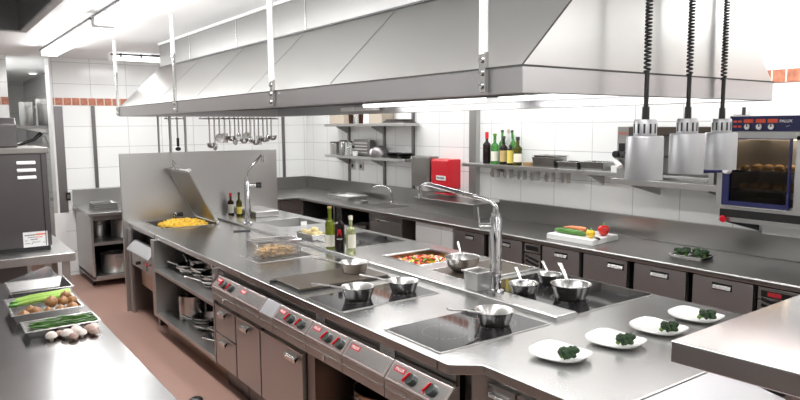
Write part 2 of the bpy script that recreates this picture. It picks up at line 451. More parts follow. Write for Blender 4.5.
# ------------------------------------------------------------------ extraction hood
HX0, HX1, HY0, HY1 = 1.65, 3.39, 1.57, 7.03
hood = thing('extraction_hood', 'large stainless steel extraction hood hanging over the cooking island', 'hood', (2.52, 4.3, 1.956))
prof = [(HX0, 2.046), (2.073, 2.457), (2.967, 2.457), (HX1, 2.046)]
B(2.073, 2.967, HY0, HY1, 2.457, ZC).build('plenum', 'plenum', hood)
MB().prism([(x, z) for x, z in prof], 1, HY0, HY1).build('canopy', 'hood', hood, .003)
MB().slab(HX0 - .004, HX1 + .004, HY0 - .004, HY1 + .004, 1.956, 2.046, [(HX0 + .02, HX1 - .02, HY0 + .02, HY1 - .02)]).build('rim_band', 'hoodplain', hood, .004)
# overlap shadow at rim and crease, put in as thin dark strips
MB().slab(HX0 - .006, HX1 + .006, HY0 - .006, HY1 + .006, 2.044, 2.050, [(HX0 + .03, HX1 - .03, HY0 + .03, HY1 - .03)]).build('seam_shadow_strip', 'gap', hood)
B(2.063, 2.073, HY0, HY1, 2.452, 2.463).build('crease_shadow_strip', 'gap', hood)
MB().tube([(HX0 - .002, HY0 - .001, 2.048), (2.071, HY0 - .001, 2.457)], .0035, 6).build('hip_seam', 'gap', hood)
for y in (2.86, 3.86, 4.83, 5.8):
    dx, dz = .423, .411; l = hypot(dx, dz); nx, nz = -dz / l, dx / l
    q = [(HX0 + .01, 2.056), (2.068, 2.452)]
    MB().prism([q[0], q[1], (q[1][0] + nx * .003, q[1][1] + nz * .003), (q[0][0] + nx * .003, q[0][1] + nz * .003)], 1, y - .004, y + .004).build('seam', 'hoodplain', hood)
for y in (3.87, 5.01, 6.1):
    B(2.069, 2.073, y - .006, y + .006, 2.47, ZC).build('seam', 'bright', hood)
B(2.06, 2.073, HY0, HY1, ZC - .022, ZC - .001).build('ceiling_trim', 'white', hood)
for i in range(10):                                   # grease filters inside
    y0 = HY0 + .12 + i * .53
    m = MB()
    for k in range(12): m.box(2.1, 2.92, y0 + .03 + k * .038, y0 + .05 + k * .038, 2.025, 2.04)
    m.rim(2.12, 2.9, y0 + .03, y0 + .47, 2.02, 2.043, .02)
    m.build('grease_filter', 'darksteel', hood)
for x, y0, y1 in ((3.18, 1.75, 3.2), (3.18, 3.4, 4.85), (1.9, 1.9, 3.3), (1.9, 4.2, 5.6)):
    o = B(x - .05, x + .05, y0, y1, 2.005, 2.04).build('hood_light', 'hoodglow', hood, .01)
    arealamp('hood_tube_light', x, (y0 + y1) / 2, 2.003, .09, y1 - y0 - .04, 7, hood)
for y, w_ in ((5.21, .27), (4.9, .3)):                # pale boxes inside the far edge
    B(3.28, 3.345, y, y + w_ * .95, 1.985, 2.019).build('sensor_box', 'white', hood, .004)
# hanger rods
def hanger(x, y, zsplit, label):
    t = thing('hanger_rod', label, 'hanger rod', (x, y, ZC), 'hood hanger rods')
    MB().tube([(x, y, ZC), (x, y, zsplit)], .016, 14).build('white_sleeve', 'white', t)
    B(x - .008, x + .012, y - .016, y + .016, 1.962, zsplit + .01).build('steel_strap', 'bright', t, .003)
    for z in (zsplit - .02, 2.03, 1.985):
        MB().lathe([(0, -.006), (.010, -.004), (.010, .004), (0, .006)], (x - .012, y, z), 10, 0).build('bolt', 'chrome', t)
hanger(1.632, 7.0, 2.38, 'thin hanger rod at the far left corner of the hood')
hanger(1.632, 5.19, 2.40, 'farthest white hood hanger rod on the left of the hood')
hanger(1.632, 3.46, 2.10, 'middle white rod holding the front edge of the hood')
hanger(1.632, 1.74, 2.095, 'white rod nearest the right front corner of the hood')

# second hood, dark underneath, at the top left
h2 = thing('extraction_canopy', 'dark extraction canopy at the top left corner above the left worktop', 'hood', (-.4, .6, 2.1))
MB().slab(-1.2, .256, -.6, 2.03, 2.10, 2.22, [(-1.18, .236, -.58, 2.01)]).build('rim_band', 'hoodplain', h2, .003)
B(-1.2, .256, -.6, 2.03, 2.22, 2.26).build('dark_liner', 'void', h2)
B(-.9, 0, -.3, 1.7, 2.26, ZC).build('duct', 'hood', h2)
for i in range(4):
    m = MB(); y0 = -.5 + i * .62
    for k in range(8): m.box(-1.1, .15, y0 + k * .06, y0 + k * .06 + .03, 2.205, 2.219)
    m.build('grease_filter', 'void', h2)

# ------------------------------------------------------------------ cooking island
isl = thing('island_worktop', 'long stainless steel worktop of the central cooking island', 'worktop', (2.46, 4.1, .86))
FRY = (1.79, 2.33, 6.24, 6.85); SINK = (1.88, 2.31, 4.27, 4.52); BAS = (2.70, 3.17, 5.64, 6.16); BAIN = (2.71, 3.14, 3.50, 3.93)
m = MB().slab(1.65, 3.28, 1.95, 6.895, .855, .90, [FRY, SINK, BAS, BAIN])
xs = sorted({1.65, 3.28, *[q for h in (FRY, SINK, BAS, BAIN) for q in h[:2]]})
m.prism([(1.65, 1.95), (1.755, 1.862), (1.755, 1.292), (3.28, 1.292)] + [(x, 1.95) for x in reversed(xs[1:])], 2, .855, .90)
m.weld(1.95)                                              # one continuous sheet
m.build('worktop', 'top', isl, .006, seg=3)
MB().prism([(2.440, .899), (2.440, .917), (2.447, .925), (2.584, .925), (2.592, .917), (2.592, .899)], 1, 2.075, 6.89).build('raised_rail', 'top', isl, .003)
B(2.79, 3.06, 6.40, 6.895, .899, .965).build('corner_plinth', 'panel', isl, .012)
for nm, h, d in (('sink_well', SINK, .10), ('basin', BAS, .16)):
    MB().well(h[0] + .0005, h[1] - .0005, h[2] + .0005, h[3] - .0005, .90 - d, .8995, .004).build(nm, 'wellm', isl)
MB().rim(SINK[0], SINK[1], SINK[2], SINK[3], .8995, .905, .03).build('sink_frame', 'bright', isl, .002)
for y in (2.02, 4.05, 6.0):                               # seams in the edge profile
    B(1.6475, 1.6505, y - .002, y + .002, .856, .897).build('edge_seam', 'darksteel', isl)
B(2.93, 2.995, 5.66, 5.665, .86, .935).build('overflow_tag', 'white', isl, .001)

# splash panel at the far end
sp = thing('splash_panel', 'tall stainless end panel behind the fryer at the far end of the island', 'panel', (2.44, 6.92, 0))
B(1.598, 3.285, 6.90, 6.93, 0, 1.59).build('sheet', 'panel', sp, .003)
for x, r in ((1.99, .011), (2.107, .014), (2.264, .013)):
    MB().tube([(x, 6.915, 1.588), (x, 6.915, 1.958)], r, 12).build('post', 'front', sp)

# fryer lid
fryer = thing('deep_fryer', 'built-in deep fryer with open hinged steel lid at the far end of the island', 'fryer', (2.06, 6.54, .90))
MB().well(FRY[0] + .002, FRY[1] - .002, FRY[2] + .002, FRY[3] - .002, .66, .9005, .004).build('fryer_well', 'darksteel', fryer)
MB().rim(FRY[0] + .002, FRY[1] - .002, FRY[2] + .002, FRY[3] - .002, .9005, .905, .012).build('fryer_frame', 'bright', fryer, .002)
ang = atan2(.50, -.25)
R = RY(-(ang)); piv = (2.30, 6.54, .93)
def rot_box(x0, x1, y0, y1, z0, z1): return B(2.30 + x0, 2.30 + x1, y0, y1, .93 + z0, .93 + z1, rot=R, piv=piv)
lid = rot_box(0, .56, 6.23, 6.84, -.004, .002).build('lid', 'frontdk', fryer)
m = MB()
for a in ((0, .56, 6.23, 6.252, -.03, .004), (0, .56, 6.818, 6.84, -.03, .004), (.538, .56, 6.252, 6.818, -.03, .004), (0, .022, 6.252, 6.818, -.03, .004)):
    m.box(2.30 + a[0], 2.30 + a[1], a[2], a[3], .93 + a[4], .93 + a[5], rot=R, piv=piv)
m.build('lid_frame', 'front', lid, .003)
rot_box(.552, .572, 6.225, 6.29, -.034, .008).build('corner_clip', 'white', lid, .003)
pth = [Vector((.555, 6.50, 0)), Vector((.62, 6.49, .0)), Vector((.665, 6.54, .0)), Vector((.62, 6.60, 0)), Vector((.555, 6.59, 0))]
MB().tube([R @ Vector((p.x, p.y - 6.54, p.z)) + Vector(piv) for p in pth], .006, 8).build('handle', 'chrome', lid)
MB().lathe([(0, 6.2), (.018, 6.2), (.018, 6.27), (0, 6.27)], (2.315, 0, .924), 14, 1).build('hinge', 'bright', fryer)
MB().lathe([(0, 6.80), (.018, 6.80), (.018, 6.87), (0, 6.87)], (2.315, 0, .924), 14, 1).build('hinge', 'bright', fryer)
t = thing('filling_tap', 'small chrome tap at the back of the fryer well', 'tap', (2.12, 6.862, .90))
MB().tube([(2.10, 6.872, .905), (2.10, 6.872, .96), (2.10, 6.83, .975), (2.10, 6.79, .95)], .011, 10).build('spout', 'chrome', t)
MB().lathe([(0, 2.11), (.014, 2.11), (.016, 2.16), (.022, 2.165), (.022, 2.185), (0, 2.185)], (0, 6.872, .945), 12, 0).build('handle', 'black', t)

# pan of fries (nobody could count them)
t = thing('fry_pan', 'shallow pan heaped with golden fries in the far well', 'food pan', (2.06, 6.55, .86))
MB().well(1.80, 2.32, 6.25, 6.84, .84, .893, .004).build('pan_body', 'darksteel', t)
MB().tube([(1.83, 6.262, .885), (1.83, 6.29, .905), (1.9, 6.29, .905), (1.9, 6.262, .885)], .004, 8).build('handle', 'bright', t)
m = MB(); rnd = random.Random(3)
for k in range(900):
    u, v = rnd.uniform(-1, 1), rnd.uniform(-1, 1)
    if u * u + v * v > 1.25: continue
    x, y = 2.065 + u * .20, 6.50 + v * .20
    z = .878 + .055 * max(0, 1 - (u * u + v * v) * .62) + rnd.uniform(-.008, .008)
    l, w = rnd.uniform(.022, .034), .0045
    m.box(x - l, x + l, y - w, y + w, z - w, z + w, rot=RZ(rnd.uniform(0, pi)) @ RY(rnd.uniform(-.4, .4)))
o = m.build('fries', 'fries', smooth=0); tag(o, 'golden cut fries heaped in the far fryer pan', 'fries', kind='stuff')
MB().ball((2.065, 6.51, .893), .19, 20, 8, (1, 1, .22)).build('heap', 'fries', o)

# fry basket with breaded food, standing in the sink
t = thing('fry_basket', 'wire fry basket with black handle standing in the rinsing sink', 'basket', (2.09, 4.39, .90))
m = MB(); bx0, bx1, by0, by1, bz0, bz1 = 1.885, 2.215, 4.285, 4.495, .9075, 1.03
for k in range(27):
    x = bx0 + (bx1 - bx0) * k / 26
    m.tube([(x, by0, bz1), (x, by0 + .01, bz0), (x, by1 - .01, bz0), (x, by1, bz1)], .0017, 4)
for k in range(17):
    y = by0 + (by1 - by0) * k / 16
    m.tube([(bx0, y, bz1), (bx0 + .01, y, bz0), (bx1 - .01, y, bz0), (bx1, y, bz1)], .0017, 4)
for k in range(1, 8):
    z = bz0 + (bz1 - bz0) * k / 8; e = .01 * (1 - k / 8)
    m.tube([(bx0 + e, by0 + e, z), (bx1 - e, by0 + e, z), (bx1 - e, by1 - e, z), (bx0 + e, by1 - e, z), (bx0 + e, by0 + e, z)], .0017, 4)
m.build('wire_mesh', 'chrome', t)
MB().tube([(bx0, by0, bz1), (bx1, by0, bz1), (bx1, by1, bz1), (bx0, by1, bz1), (bx0, by0, bz1)], .0035, 8).build('rim_wire', 'chrome', t)
MB().tube([(1.93, by1, bz1), (1.955, 4.56, 1.035), (2.00, 4.72, 1.055)], .004, 8).build('handle_rod', 'chrome', t)
MB().tube([(2.01, 4.715, 1.057), (1.89, 4.755, 1.057)], .011, 10).build('grip', 'black', t)
m = MB(); rnd = random.Random(5)
for k in range(230):
    x, y = rnd.uniform(bx0 + .035, bx1 - .03), rnd.uniform(by0 + .025, by1 - .025)
    z = .920 + rnd.random() * .058 * (1 - abs((x - 2.05) / .2) ** 2.5)
    m.ball((x, y, z), rnd.uniform(.009, .014), 7, 5, (1.2, 1, .85), .25, k)
o = m.build('breaded_bites', 'crumb'); tag(o, 'golden brown breaded bites filling the wire basket', 'food', kind='stuff')

# griddle and hobs
t = thing('griddle_plate', 'brown steel griddle plate on the front of the island beside the sink', 'griddle', (2.02, 3.5, .90))
B(1.715, 2.335, 3.345, 3.69, .905, .918).build('plate', 'griddle', t, .003)
B(1.70, 2.345, 3.335, 3.70, .9003, .905).build('gasket', 'black', t, .001)
MB().lathe([(0, .9005), (.024, .9005), (.024, .912), (.012, .914), (0, .909)], (1.70, 3.665, 0), 14).build('drain_plug', 'black', t)
def hob(x0, x1, y0, y1, label, zones, frame='bright'):
    t = thing('induction_hob', label, 'hob', ((x0 + x1) / 2, (y0 + y1) / 2, .90))
    B(x0 + .006, x1 - .006, y0 + .006, y1 - .006, .9003, .9042).build('glass', 'glass', t)
    MB().rim(x0 + .006, x1 - .006, y0 + .006, y1 - .006, .9003, .9046, .006).build('steel_frame', frame, t)
    for (zx, zy) in zones:
        m = MB()
        for k in range(24):
            a = 2 * pi * k / 24
            m.box(zx + .105 * cos(a) - .004, zx + .105 * cos(a) + .004, zy + .105 * sin(a) - .001, zy + .105 * sin(a) + .001, .9042, .9045, rot=RZ(a + pi / 2))
        m.build('zone_mark', 'front', t)
    return t
hob(1.68, 2.335, 2.84, 3.205, 'black glass induction hob in front of the brown griddle with two pans', [(1.9, 3.02), (2.17, 3.02)])
hob(1.70, 2.375, 2.06, 2.475, 'black glass induction hob nearest the island front corner with one pan', [(1.9, 2.27), (2.18, 2.24)])
hob(2.625, 3.262, 2.085, 2.85, 'wide black glass hob behind the rail carrying three pans', [(2.70, 2.53), (3.0, 2.6), (2.83, 2.31)])
hob(2.72, 3.20, 4.33, 4.92, 'dark glass hob behind the three wine bottles', [(2.95, 4.62)])
t = thing('ribbed_griddle', 'dark brown griddle with pale frame at the back of the island', 'griddle', (2.95, 3.13, .90))
B(2.66, 3.235, 2.945, 3.315, .9003, .906).build('plate', 'griddle', t, .002)
MB().rim(2.655, 3.24, 2.94, 3.32, .9003, .910, .02).build('steel_frame', 'bright', t, .003)

# bain-marie with cut peppers
t = thing('bain_marie_pan', 'sunken steel food pan of diced peppers at the back of the island', 'food pan', (2.92, 3.71, .80))
MB().well(2.713, 3.137, 3.503, 3.927, .80, .895, .004).build('pan_body', 'gn', t)
MB().rim(2.71, 3.14, 3.50, 3.93, .9003, .904, .01).build('rim', 'bright', t, .002)
B(3.02, 3.085, 3.511, 3.516, .87, .945).build('name_card', 'white', t)
rnd = random.Random(8)
cols = ['pepr', 'pepy', 'pepr', 'carrot', 'pepg']
m0 = {c: MB() for c in set(cols)}
for k in range(420):
    x, y = rnd.uniform(2.745, 3.105), rnd.uniform(3.548, 3.895)
    d = hypot((x - 2.88) / .26, (y - 3.66) / .26)
    z = .838 + .075 * max(0, 1 - d) ** .7 + rnd.uniform(-.005, .008)
    c = cols[rnd.randrange(5)] if not (y > 3.8) else rnd.choice(['carrot', 'carrot', 'pepg', 'pepr'])
    l = rnd.uniform(.012, .022)
    m0[c].box(x - l, x + l, y - .009, y + .009, z - .004, z + .004, rot=RZ(rnd.uniform(0, pi)) @ RY(rnd.uniform(-.5, .5)))
root = thing('diced_peppers', 'red yellow and green diced peppers heaped in the sunken pan', 'vegetables', (2.92, 3.71, .81)); root['kind'] = 'stuff'
B(2.725, 3.125, 3.515, 3.915, .806, .832).build('bottom_layer', 'carrot', root)
for nm, c in (('red_dice', 'pepr'), ('yellow_dice', 'pepy'), ('carrot_dice', 'carrot'), ('green_dice', 'pepg')):
    o = m0[c].build(nm, c, root, smooth=0); o['kind'] = 'stuff'

# pans
def pan_proto():
    t = thing('saute_pan', 'x', 'pan', (0, 0, 0), 'steel saute pans on the island')
    MB().lathe([(0, 0), (.066, 0), (.072, .004), (.0925, .066), (.095, .068), (.0925, .0675), (.0905, .066), (.070, .008), (.064, .005), (0, .005)], n=32).build('pan_body', 'pan', t)
    m = MB()
    P = [(.085, .058), (.11, .066), (.17, .083), (.265, .103)]
    for (x0, z0), (x1, z1), w0, w1 in zip(P, P[1:], (.008, .008, .009), (.008, .009, .012)):
        T_ = .010
        o = len(m.v)
        m.add([(x0, -w0, z0), (x0, w0, z0), (x1, w1, z1), (x1, -w1, z1), (x0, -w0, z0 + T_), (x0, w0, z0 + T_), (x1, w1, z1 + T_), (x1, -w1, z1 + T_)],
              [(0, 1, 2, 3), (7, 6, 5, 4), (0, 4, 5, 1), (1, 5, 6, 2), (2, 6, 7, 3), (3, 7, 4, 0)])
    h = m.build('handle', 'pan', t, .003)
    for s in (-1, 1):
        MB().ball((.082, .006 * s, .055), .004, 8, 6).build('rivet', 'chrome', h)
    return t
pp = pan_proto()
pans = [((2.20, 3.53, .918), atan2(.10, -.22), 1.0, 'steel saute pan standing on the brown griddle plate'),
        ((1.905, 3.02, .9047), atan2(.05, -.24), 1.0, 'steel saute pan on the front left of the hob beside the griddle'),
        ((2.19, 2.985, .9047), atan2(.13, -.21), .95, 'steel saute pan nearest the rail on the hob beside the griddle'),
        ((2.17, 2.225, .9047), atan2(.03, -.23), 1.0, 'single steel saute pan on the hob nearest the island front corner'),
        ((2.70, 2.54, .9047), atan2(.20, .145), .88, 'small steel saute pan nearest the tall faucet on the wide hob'),
        ((3.01, 2.62, .9047), atan2(.20, .15), .80, 'smallest steel saute pan at the back of the wide hob'),
        ((2.835, 2.315, .9047), atan2(.19, .15), 1.16, 'largest steel saute pan at the front of the wide hob')]
for i, (l, a, s, lab) in enumerate(pans):
    if i == 0: pp.location = l; pp.rotation_euler[2] = a; pp['label'] = lab
    else: dup(pp, l, a, lab, scale=s)
t = thing('saucier_bowl', 'deep round steel pan on the framed griddle by the peppers', 'pan', (2.80, 3.17, .9103))
z0 = .9063 + .0043
MB().lathe([(0, z0), (.06, z0), (.085, z0 + .018), (.105, z0 + .05), (.113, z0 + .09), (.1145, z0 + .092), (.111, z0 + .09), (.102, z0 + .052), (.08, z0 + .022), (.058, z0 + .006), (0, z0 + .006)], (2.80, 3.17, 0), 32).build('pan_body', 'pan', t)
MB().tube([(2.86, 3.255, z0 + .085), (2.90, 3.31, z0 + .105), (2.95, 3.385, z0 + .135)], [.007, .008, .011], 10).build('handle', 'bright', t)
# tall container on the rail
t = thing('food_container', 'small deep steel container standing on the rail beside the tall faucet', 'container', (2.51, 2.71, .925))
MB().well(2.455, 2.57, 2.655, 2.77, .9255, 1.03, .003, .008).build('container_body', 'wellm', t, .003)
MB().rim(2.457, 2.568, 2.657, 2.768, 1.027, 1.033, .012).build('rim', 'bright', t, .002)

# tall faucets
def faucet(x, y, zb, top, reach, tip, r, label, lever):
    t = thing('pot_filler_faucet', label, 'faucet', (x, y, zb))
    MB().lathe([(0, zb + .0006), (r * 1.5, zb + .0006), (r * 1.5, zb + .012), (r, zb + .02), (r, top - .03), (r * .8, top - .02), (r * .8, top), (0, top)], (x, y, 0), 24).build('column', 'chrome', t)
    MB().lathe([(0, top), (r * .55, top), (r * .55, top + .03), (0, top + .03)], (x, y, 0), 16).build('swivel', 'chrome', t)
    p = [(x, y, top + .02)]
    for q in reach: p.append(q)
    MB().tube(p, r * .38, 12).build('spout', 'chrome', t)
    MB().lathe([(0, tip[2] - .012), (r * .5, tip[2] - .012), (r * .5, tip[2] + .02), (0, tip[2] + .02)], (tip[0], tip[1], 0), 14).build('nozzle', 'chrome', t)
    a, b = lever
    h = MB().tube([a, b], r * .62, 16).build('valve_body', 'bright', t)
    if lever[0] and zb < .95 and y < 3:
        MB().tube([b, (b[0] - .004, b[1] + .01, b[2] + .11)], .0045, 8).build('lever', 'chrome', t)
    else:
        c = Vector(b); d = (Vector(b) - Vector(a)).normalized()
        MB().tube([c, c + d * .05], r * .95, 14).build('valve_knob', 'black', t)
    return t
faucet(2.54, 2.60, .925, 1.365, [(2.54, 2.60, 1.40), (2.535, 2.63, 1.427), (2.525, 2.68, 1.44), (2.52, 2.85, 1.456), (2.515, 3.13, 1.487), (2.513, 3.19, 1.488), (2.512, 3.235, 1.47), (2.512, 3.245, 1.41)],
       (2.512, 3.245, 1.41), .033, 'tall thick chrome faucet on the rail beside the wide hob', ((2.53, 2.61, 1.29), (2.475, 2.66, 1.29)))
faucet(2.495, 5.90, .925, 1.35, [(2.495, 5.90, 1.40), (2.50, 5.895, 1.43), (2.645, 5.885, 1.575), (2.655, 5.885, 1.57), (2.655, 5.885, 1.52)],
       (2.655, 5.885, 1.52), .028, 'slim chrome faucet with angled arm in front of the splash panel', ((2.50, 5.895, 1.295), (2.57, 5.86, 1.295)))

# bottles
def bottle(loc, h, r, glass, label, cap, capm, lab=None, labm='label', neck=.33, shoulder=.60, group=None, lean=None):
    x, y, z = loc
    t = thing('bottle', label, 'bottle', loc, group)
    nr = r * .36; hs = h * shoulder; hn = h * (1 - neck + .06)
    prof = [(0, z), (r * .9, z), (r, z + .006), (r, z + hs)]
    for k in range(1, 6):
        u = k / 5; prof.append((nr + (r - nr) * (cos(u * pi) * .5 + .5), z + hs + (hn - hs) * u))
    prof += [(nr, z + h * .97), (nr * 1.15, z + h * .975), (nr * 1.15, z + h), (0, z + h)]
    MB().lathe(prof, (x, y, 0), 20).build('glass_body', glass, t)
    MB().lathe([(nr * 1.2, z + h * (1 - cap)), (nr * 1.25, z + h * (1 - cap)), (nr * 1.25, z + h + .003), (0, z + h + .003)], (x, y, 0), 14).build('cap', capm, t)
    if lab:
        a0 = lab[2] if len(lab) > 2 else 0
        n = 10; v = []; f = []
        c0 = atan2(-y, -x) + a0
        for k in range(n + 1):
            a = c0 - 1.15 + 2.3 * k / n
            for q in lab[:2]: v.append((x + (r + .0012) * cos(a), y + (r + .0012) * sin(a), z + q * h))
        for k in range(n): f.append((2 * k, 2 * k + 2, 2 * k + 3, 2 * k + 1))
        MB().add(v, f).build('paper_label', labm, t)
    if lean: t.rotation_euler = lean
    return t
zr = .9252
b1 = bottle((2.475, 4.31, zr), .318, .036, 'g_green', 'green wine bottle with cream label, leftmost of three on the rail', .03, 'labelo', (.06, .34), group=None)
b2 = bottle((2.49, 4.195, zr), .318, .038, 'g_dark', 'black wine bottle with red emblem, middle of three on the rail', .25, 'black')
b3 = bottle((2.53, 4.10, zr), .265, .035, 'g_clear', 'pale yellow bottle with pale cork, rightmost of three on the rail', .10, 'label', (.12, .5, .55), shoulder=.62)
# red emblem and small line of print on the dark bottle
c0 = atan2(-4.195, -2.49); m = MB(); bx, by = 2.49, 4.195
def on_bottle(u, dz): a = c0 + u / .0385; return (bx + .0393 * cos(a), by + .0393 * sin(a), zr + dz)
for sgn in (-1, 1):
    q = [(.004 * sgn, .165), (.010 * sgn, .165), (.016 * sgn, .13), (.016 * sgn, .115), (.009 * sgn, .115), (.009 * sgn, .13)]
    m.add([on_bottle(*p) for p in q], [(0, 1, 2, 3, 4, 5)])
q = [(-.004, .165), (.004, .165), (.003, .13), (-.003, .13)]
m.add([on_bottle(*p) for p in q], [(0, 1, 2, 3)])
m.build('red_emblem', 'redknob', b2)
m = MB()
for k in range(7):
    u = -.020 + k * .006
    m.add([on_bottle(u, .088), on_bottle(u + .0042, .088), on_bottle(u + .0042, .096), on_bottle(u, .096)], [(0, 1, 2, 3)])
m.build('print_line', 'paper', b2)
bottle((2.685, 6.80, .9005), .235, .032, 'g_soy', 'dark sauce bottle with red cap by the splash panel', .12, 'redknob', (.1, .5))
bottle((2.725, 6.67, .9005), .25, .03, 'g_olive', 'oil bottle with black cap and yellow label by the splash panel', .10, 'black', (.1, .4), 'labely')

# potatoes in a steel tray on the rail
t = thing('potato_tray', 'small steel tray of yellow potatoes left of the wine bottles', 'tray', (2.60, 4.83, .925))
MB().well(2.535, 2.685, 4.70, 4.985, .9257, .965, .003, .006).build('tray_body', 'gn', t)
MB().rim(2.537, 2.683, 4.702, 4.983, .963, .967, .012).build('rim', 'bright', t, .001)
spots = [(2.575, 4.75), (2.64, 4.75), (2.575, 4.825), (2.645, 4.83), (2.575, 4.90), (2.64, 4.91), (2.59, 4.955), (2.61, 4.79)]
for i, (x, y) in enumerate(spots):
    z = .955 if i < 7 else .988
    o = MB().ball((2.61 + (x - 2.61) * .72, 4.84 + (y - 4.84) * .88, z + .006), .030, 12, 8, (1.05, 1.15, .85), .05, i).build('potato', 'potato')
    tag(o, 'peeled yellow potato heaped in the small steel tray left of the wine bottles', 'potato', 'potatoes in the small tray')

# plates with broccoli
def plate_mesh(name, mat, parent, hx=.105, hy=.120):
    v = []; f = []; n = 40; R_ = [0, .35, .6, .78, .9, 1.0]
    def pt(u, a, up):
        e = 3.1
        c, s = cos(a), sin(a)
        rr = (abs(c) ** e + abs(s) ** e) ** (-1 / e)
        x, y = u * rr * c * hx, u * rr * s * hy
        w = 1 + .16 * (y / hy)
        z = .006 + .026 * max(0, u - .45) ** 2 * 3.3 * (.5 + .5 * (y / hy) ** 2)
        return (x * w, y, z + up)
    for up in (.0, -.006):
        for u in R_:
            if u == 0: v.append((0, 0, .006 + up)); continue
            v += [pt(u, 2 * pi * k / n, up if u < .99 else up * .5) for k in range(n)]
    half = 1 + n * 5
    for s in (0, 1):
        o = s * half
        for k in range(n): f.append((o, o + 1 + k, o + 1 + (k + 1) % n))
        for r in range(4):
            for k in range(n):
                a, b = o + 1 + r * n + k, o + 1 + r * n + (k + 1) % n
                f.append((a, a + n, b + n, b))
    for k in range(n):
        a, b = 1 + 4 * n + k, 1 + 4 * n + (k + 1) % n
        f.append((a, a + half, b + half, b))
    return MB().add(v, f).build(name, mat, parent)
pr = None
def floret_proto():
    t = thing('broccoli_floret', 'x', 'broccoli', (0, 0, 0), 'broccoli florets')
    MB().tube([(0, 0, 0), (.002, 0, .012), (0, .002, .022)], [.008, .009, .014], 10).build('stalk', 'broccs', t)
    m = MB(); rnd = random.Random(4)
    for k in range(26):
        a, b = rnd.uniform(0, 2 * pi), rnd.uniform(.05, 1.25)
        m.ball((.022 * sin(b) * cos(a), .022 * sin(b) * sin(a), .022 + .014 * cos(b)), rnd.uniform(.008, .011), 8, 6, wob=.12, seed=k)
    m.build('crown', 'brocc', t)
    return t
fl = floret_proto(); n_fl = [0]
def floret(loc, rz, s, label, tilt=(0, 0)):
    if n_fl[0] == 0:
        o = fl; o.location = loc; o['label'] = label; o.scale = (s,) * 3
    else: o = dup(fl, loc, rz, label, scale=s)
    o.rotation_euler = (tilt[0], tilt[1], rz); n_fl[0] += 1
    return o
pw = ['leftmost', 'second from left', 'third from left', 'rightmost']
for i, (x, y, rz) in enumerate(((2.075, 1.735, .16), (2.395, 1.70, .12), (2.70, 1.69, .08), (3.015, 1.69, .05))):
    if i == 0:
        plate = thing('serving_plate', 'x', 'plate', (0, 0, 0), 'white plates of broccoli')
        plate_mesh('plate_body', 'porcelain', plate)
        pl = plate
        pl.location = (x, y, .9008); pl.rotation_euler[2] = rz
    else: pl = dup(plate, (x, y, .9008), rz)
    pl['label'] = ('curved white plate with broccoli on the island, ' + pw[i] + ' of the four')
    for k, (dx, dy, s, nm) in enumerate(((-.036, -.028, 1.1, 'left'), (.018, -.050, 1.05, 'right'))):
        floret((x + dx, y + dy, .917), (-1) ** k * .5 + i * .2, s, nm + ' broccoli floret on the ' + pw[i] + ' white plate', (.5, -.55))

# heat lamps
def heat_lamp(x, y, label, first=[None]):
    zb = 1.642
    if first[0]: return dup(first[0], (x, y, ZC + .004), 0, label)
    t = thing('heat_lamp', label, 'heat lamp', (x, y, ZC), 'heat lamps above the pass'); first[0] = t
    MB().lathe([(.065, zb), (.067, zb), (.067, zb + .155), (.064, zb + .162), (.042, zb + .163), (.042, zb + .16), (.061, zb + .156), (.064, zb + .15), (.065, zb)], (x, y, 0), 40).build('shade', 'lamp', t)
    MB().lathe([(.0, zb + .05), (.028, zb + .055), (.034, zb + .08), (.02, zb + .13), (0, zb + .14)], (x, y, 0), 16).build('bulb', 'porcelain', t)
    c = MB().lathe([(.0415, zb + .16), (.0415, zb + .217), (.038, zb + .223), (0, zb + .223)], (x, y, 0), 32).build('cap', 'lamp', t)
    for k in range(12):
        a = 2 * pi * k / 12
        B(x + .0405, x + .0423, y - .0035, y + .0035, zb + .172, zb + .207, rot=RZ(a), piv=(x, y, zb + .19)).build('slot', 'black', c)
    MB().tube([(x, y, zb + .22), (x, y, zb + .27)], [.014, .013], 12).build('cord_grip', 'black', t)
    MB().tube([(x, y, zb + .26), (x + .001, y, zb + .40)], .009, 10).build('cable', 'black', t)
    m = MB(); P = []; turns = 52; z0, z1 = zb + .39, ZC - .02
    for k in range(turns * 10 + 1):
        u = k / (turns * 10); a = 2 * pi * turns * u
        P.append((x + .0105 * cos(a), y + .0105 * sin(a), z0 + (z1 - z0) * u ** .9))
    m.tube(P, .0042, 5).build('coiled_cord', 'black', t)
    MB().lathe([(0, ZC - .03), (.018, ZC - .03), (.022, ZC - .005), (0, ZC - .005)], (x, y, 0), 20).build('ceiling_rose', 'black', t)
    return t
heat_lamp(2.190, 1.46, 'cylindrical steel heat lamp on a coiled cord, leftmost of three')
heat_lamp(2.540, 1.50, 'cylindrical steel heat lamp on a coiled cord, middle of three')
heat_lamp(2.880, 1.54, 'cylindrical steel heat lamp on a coiled cord, rightmost of three')

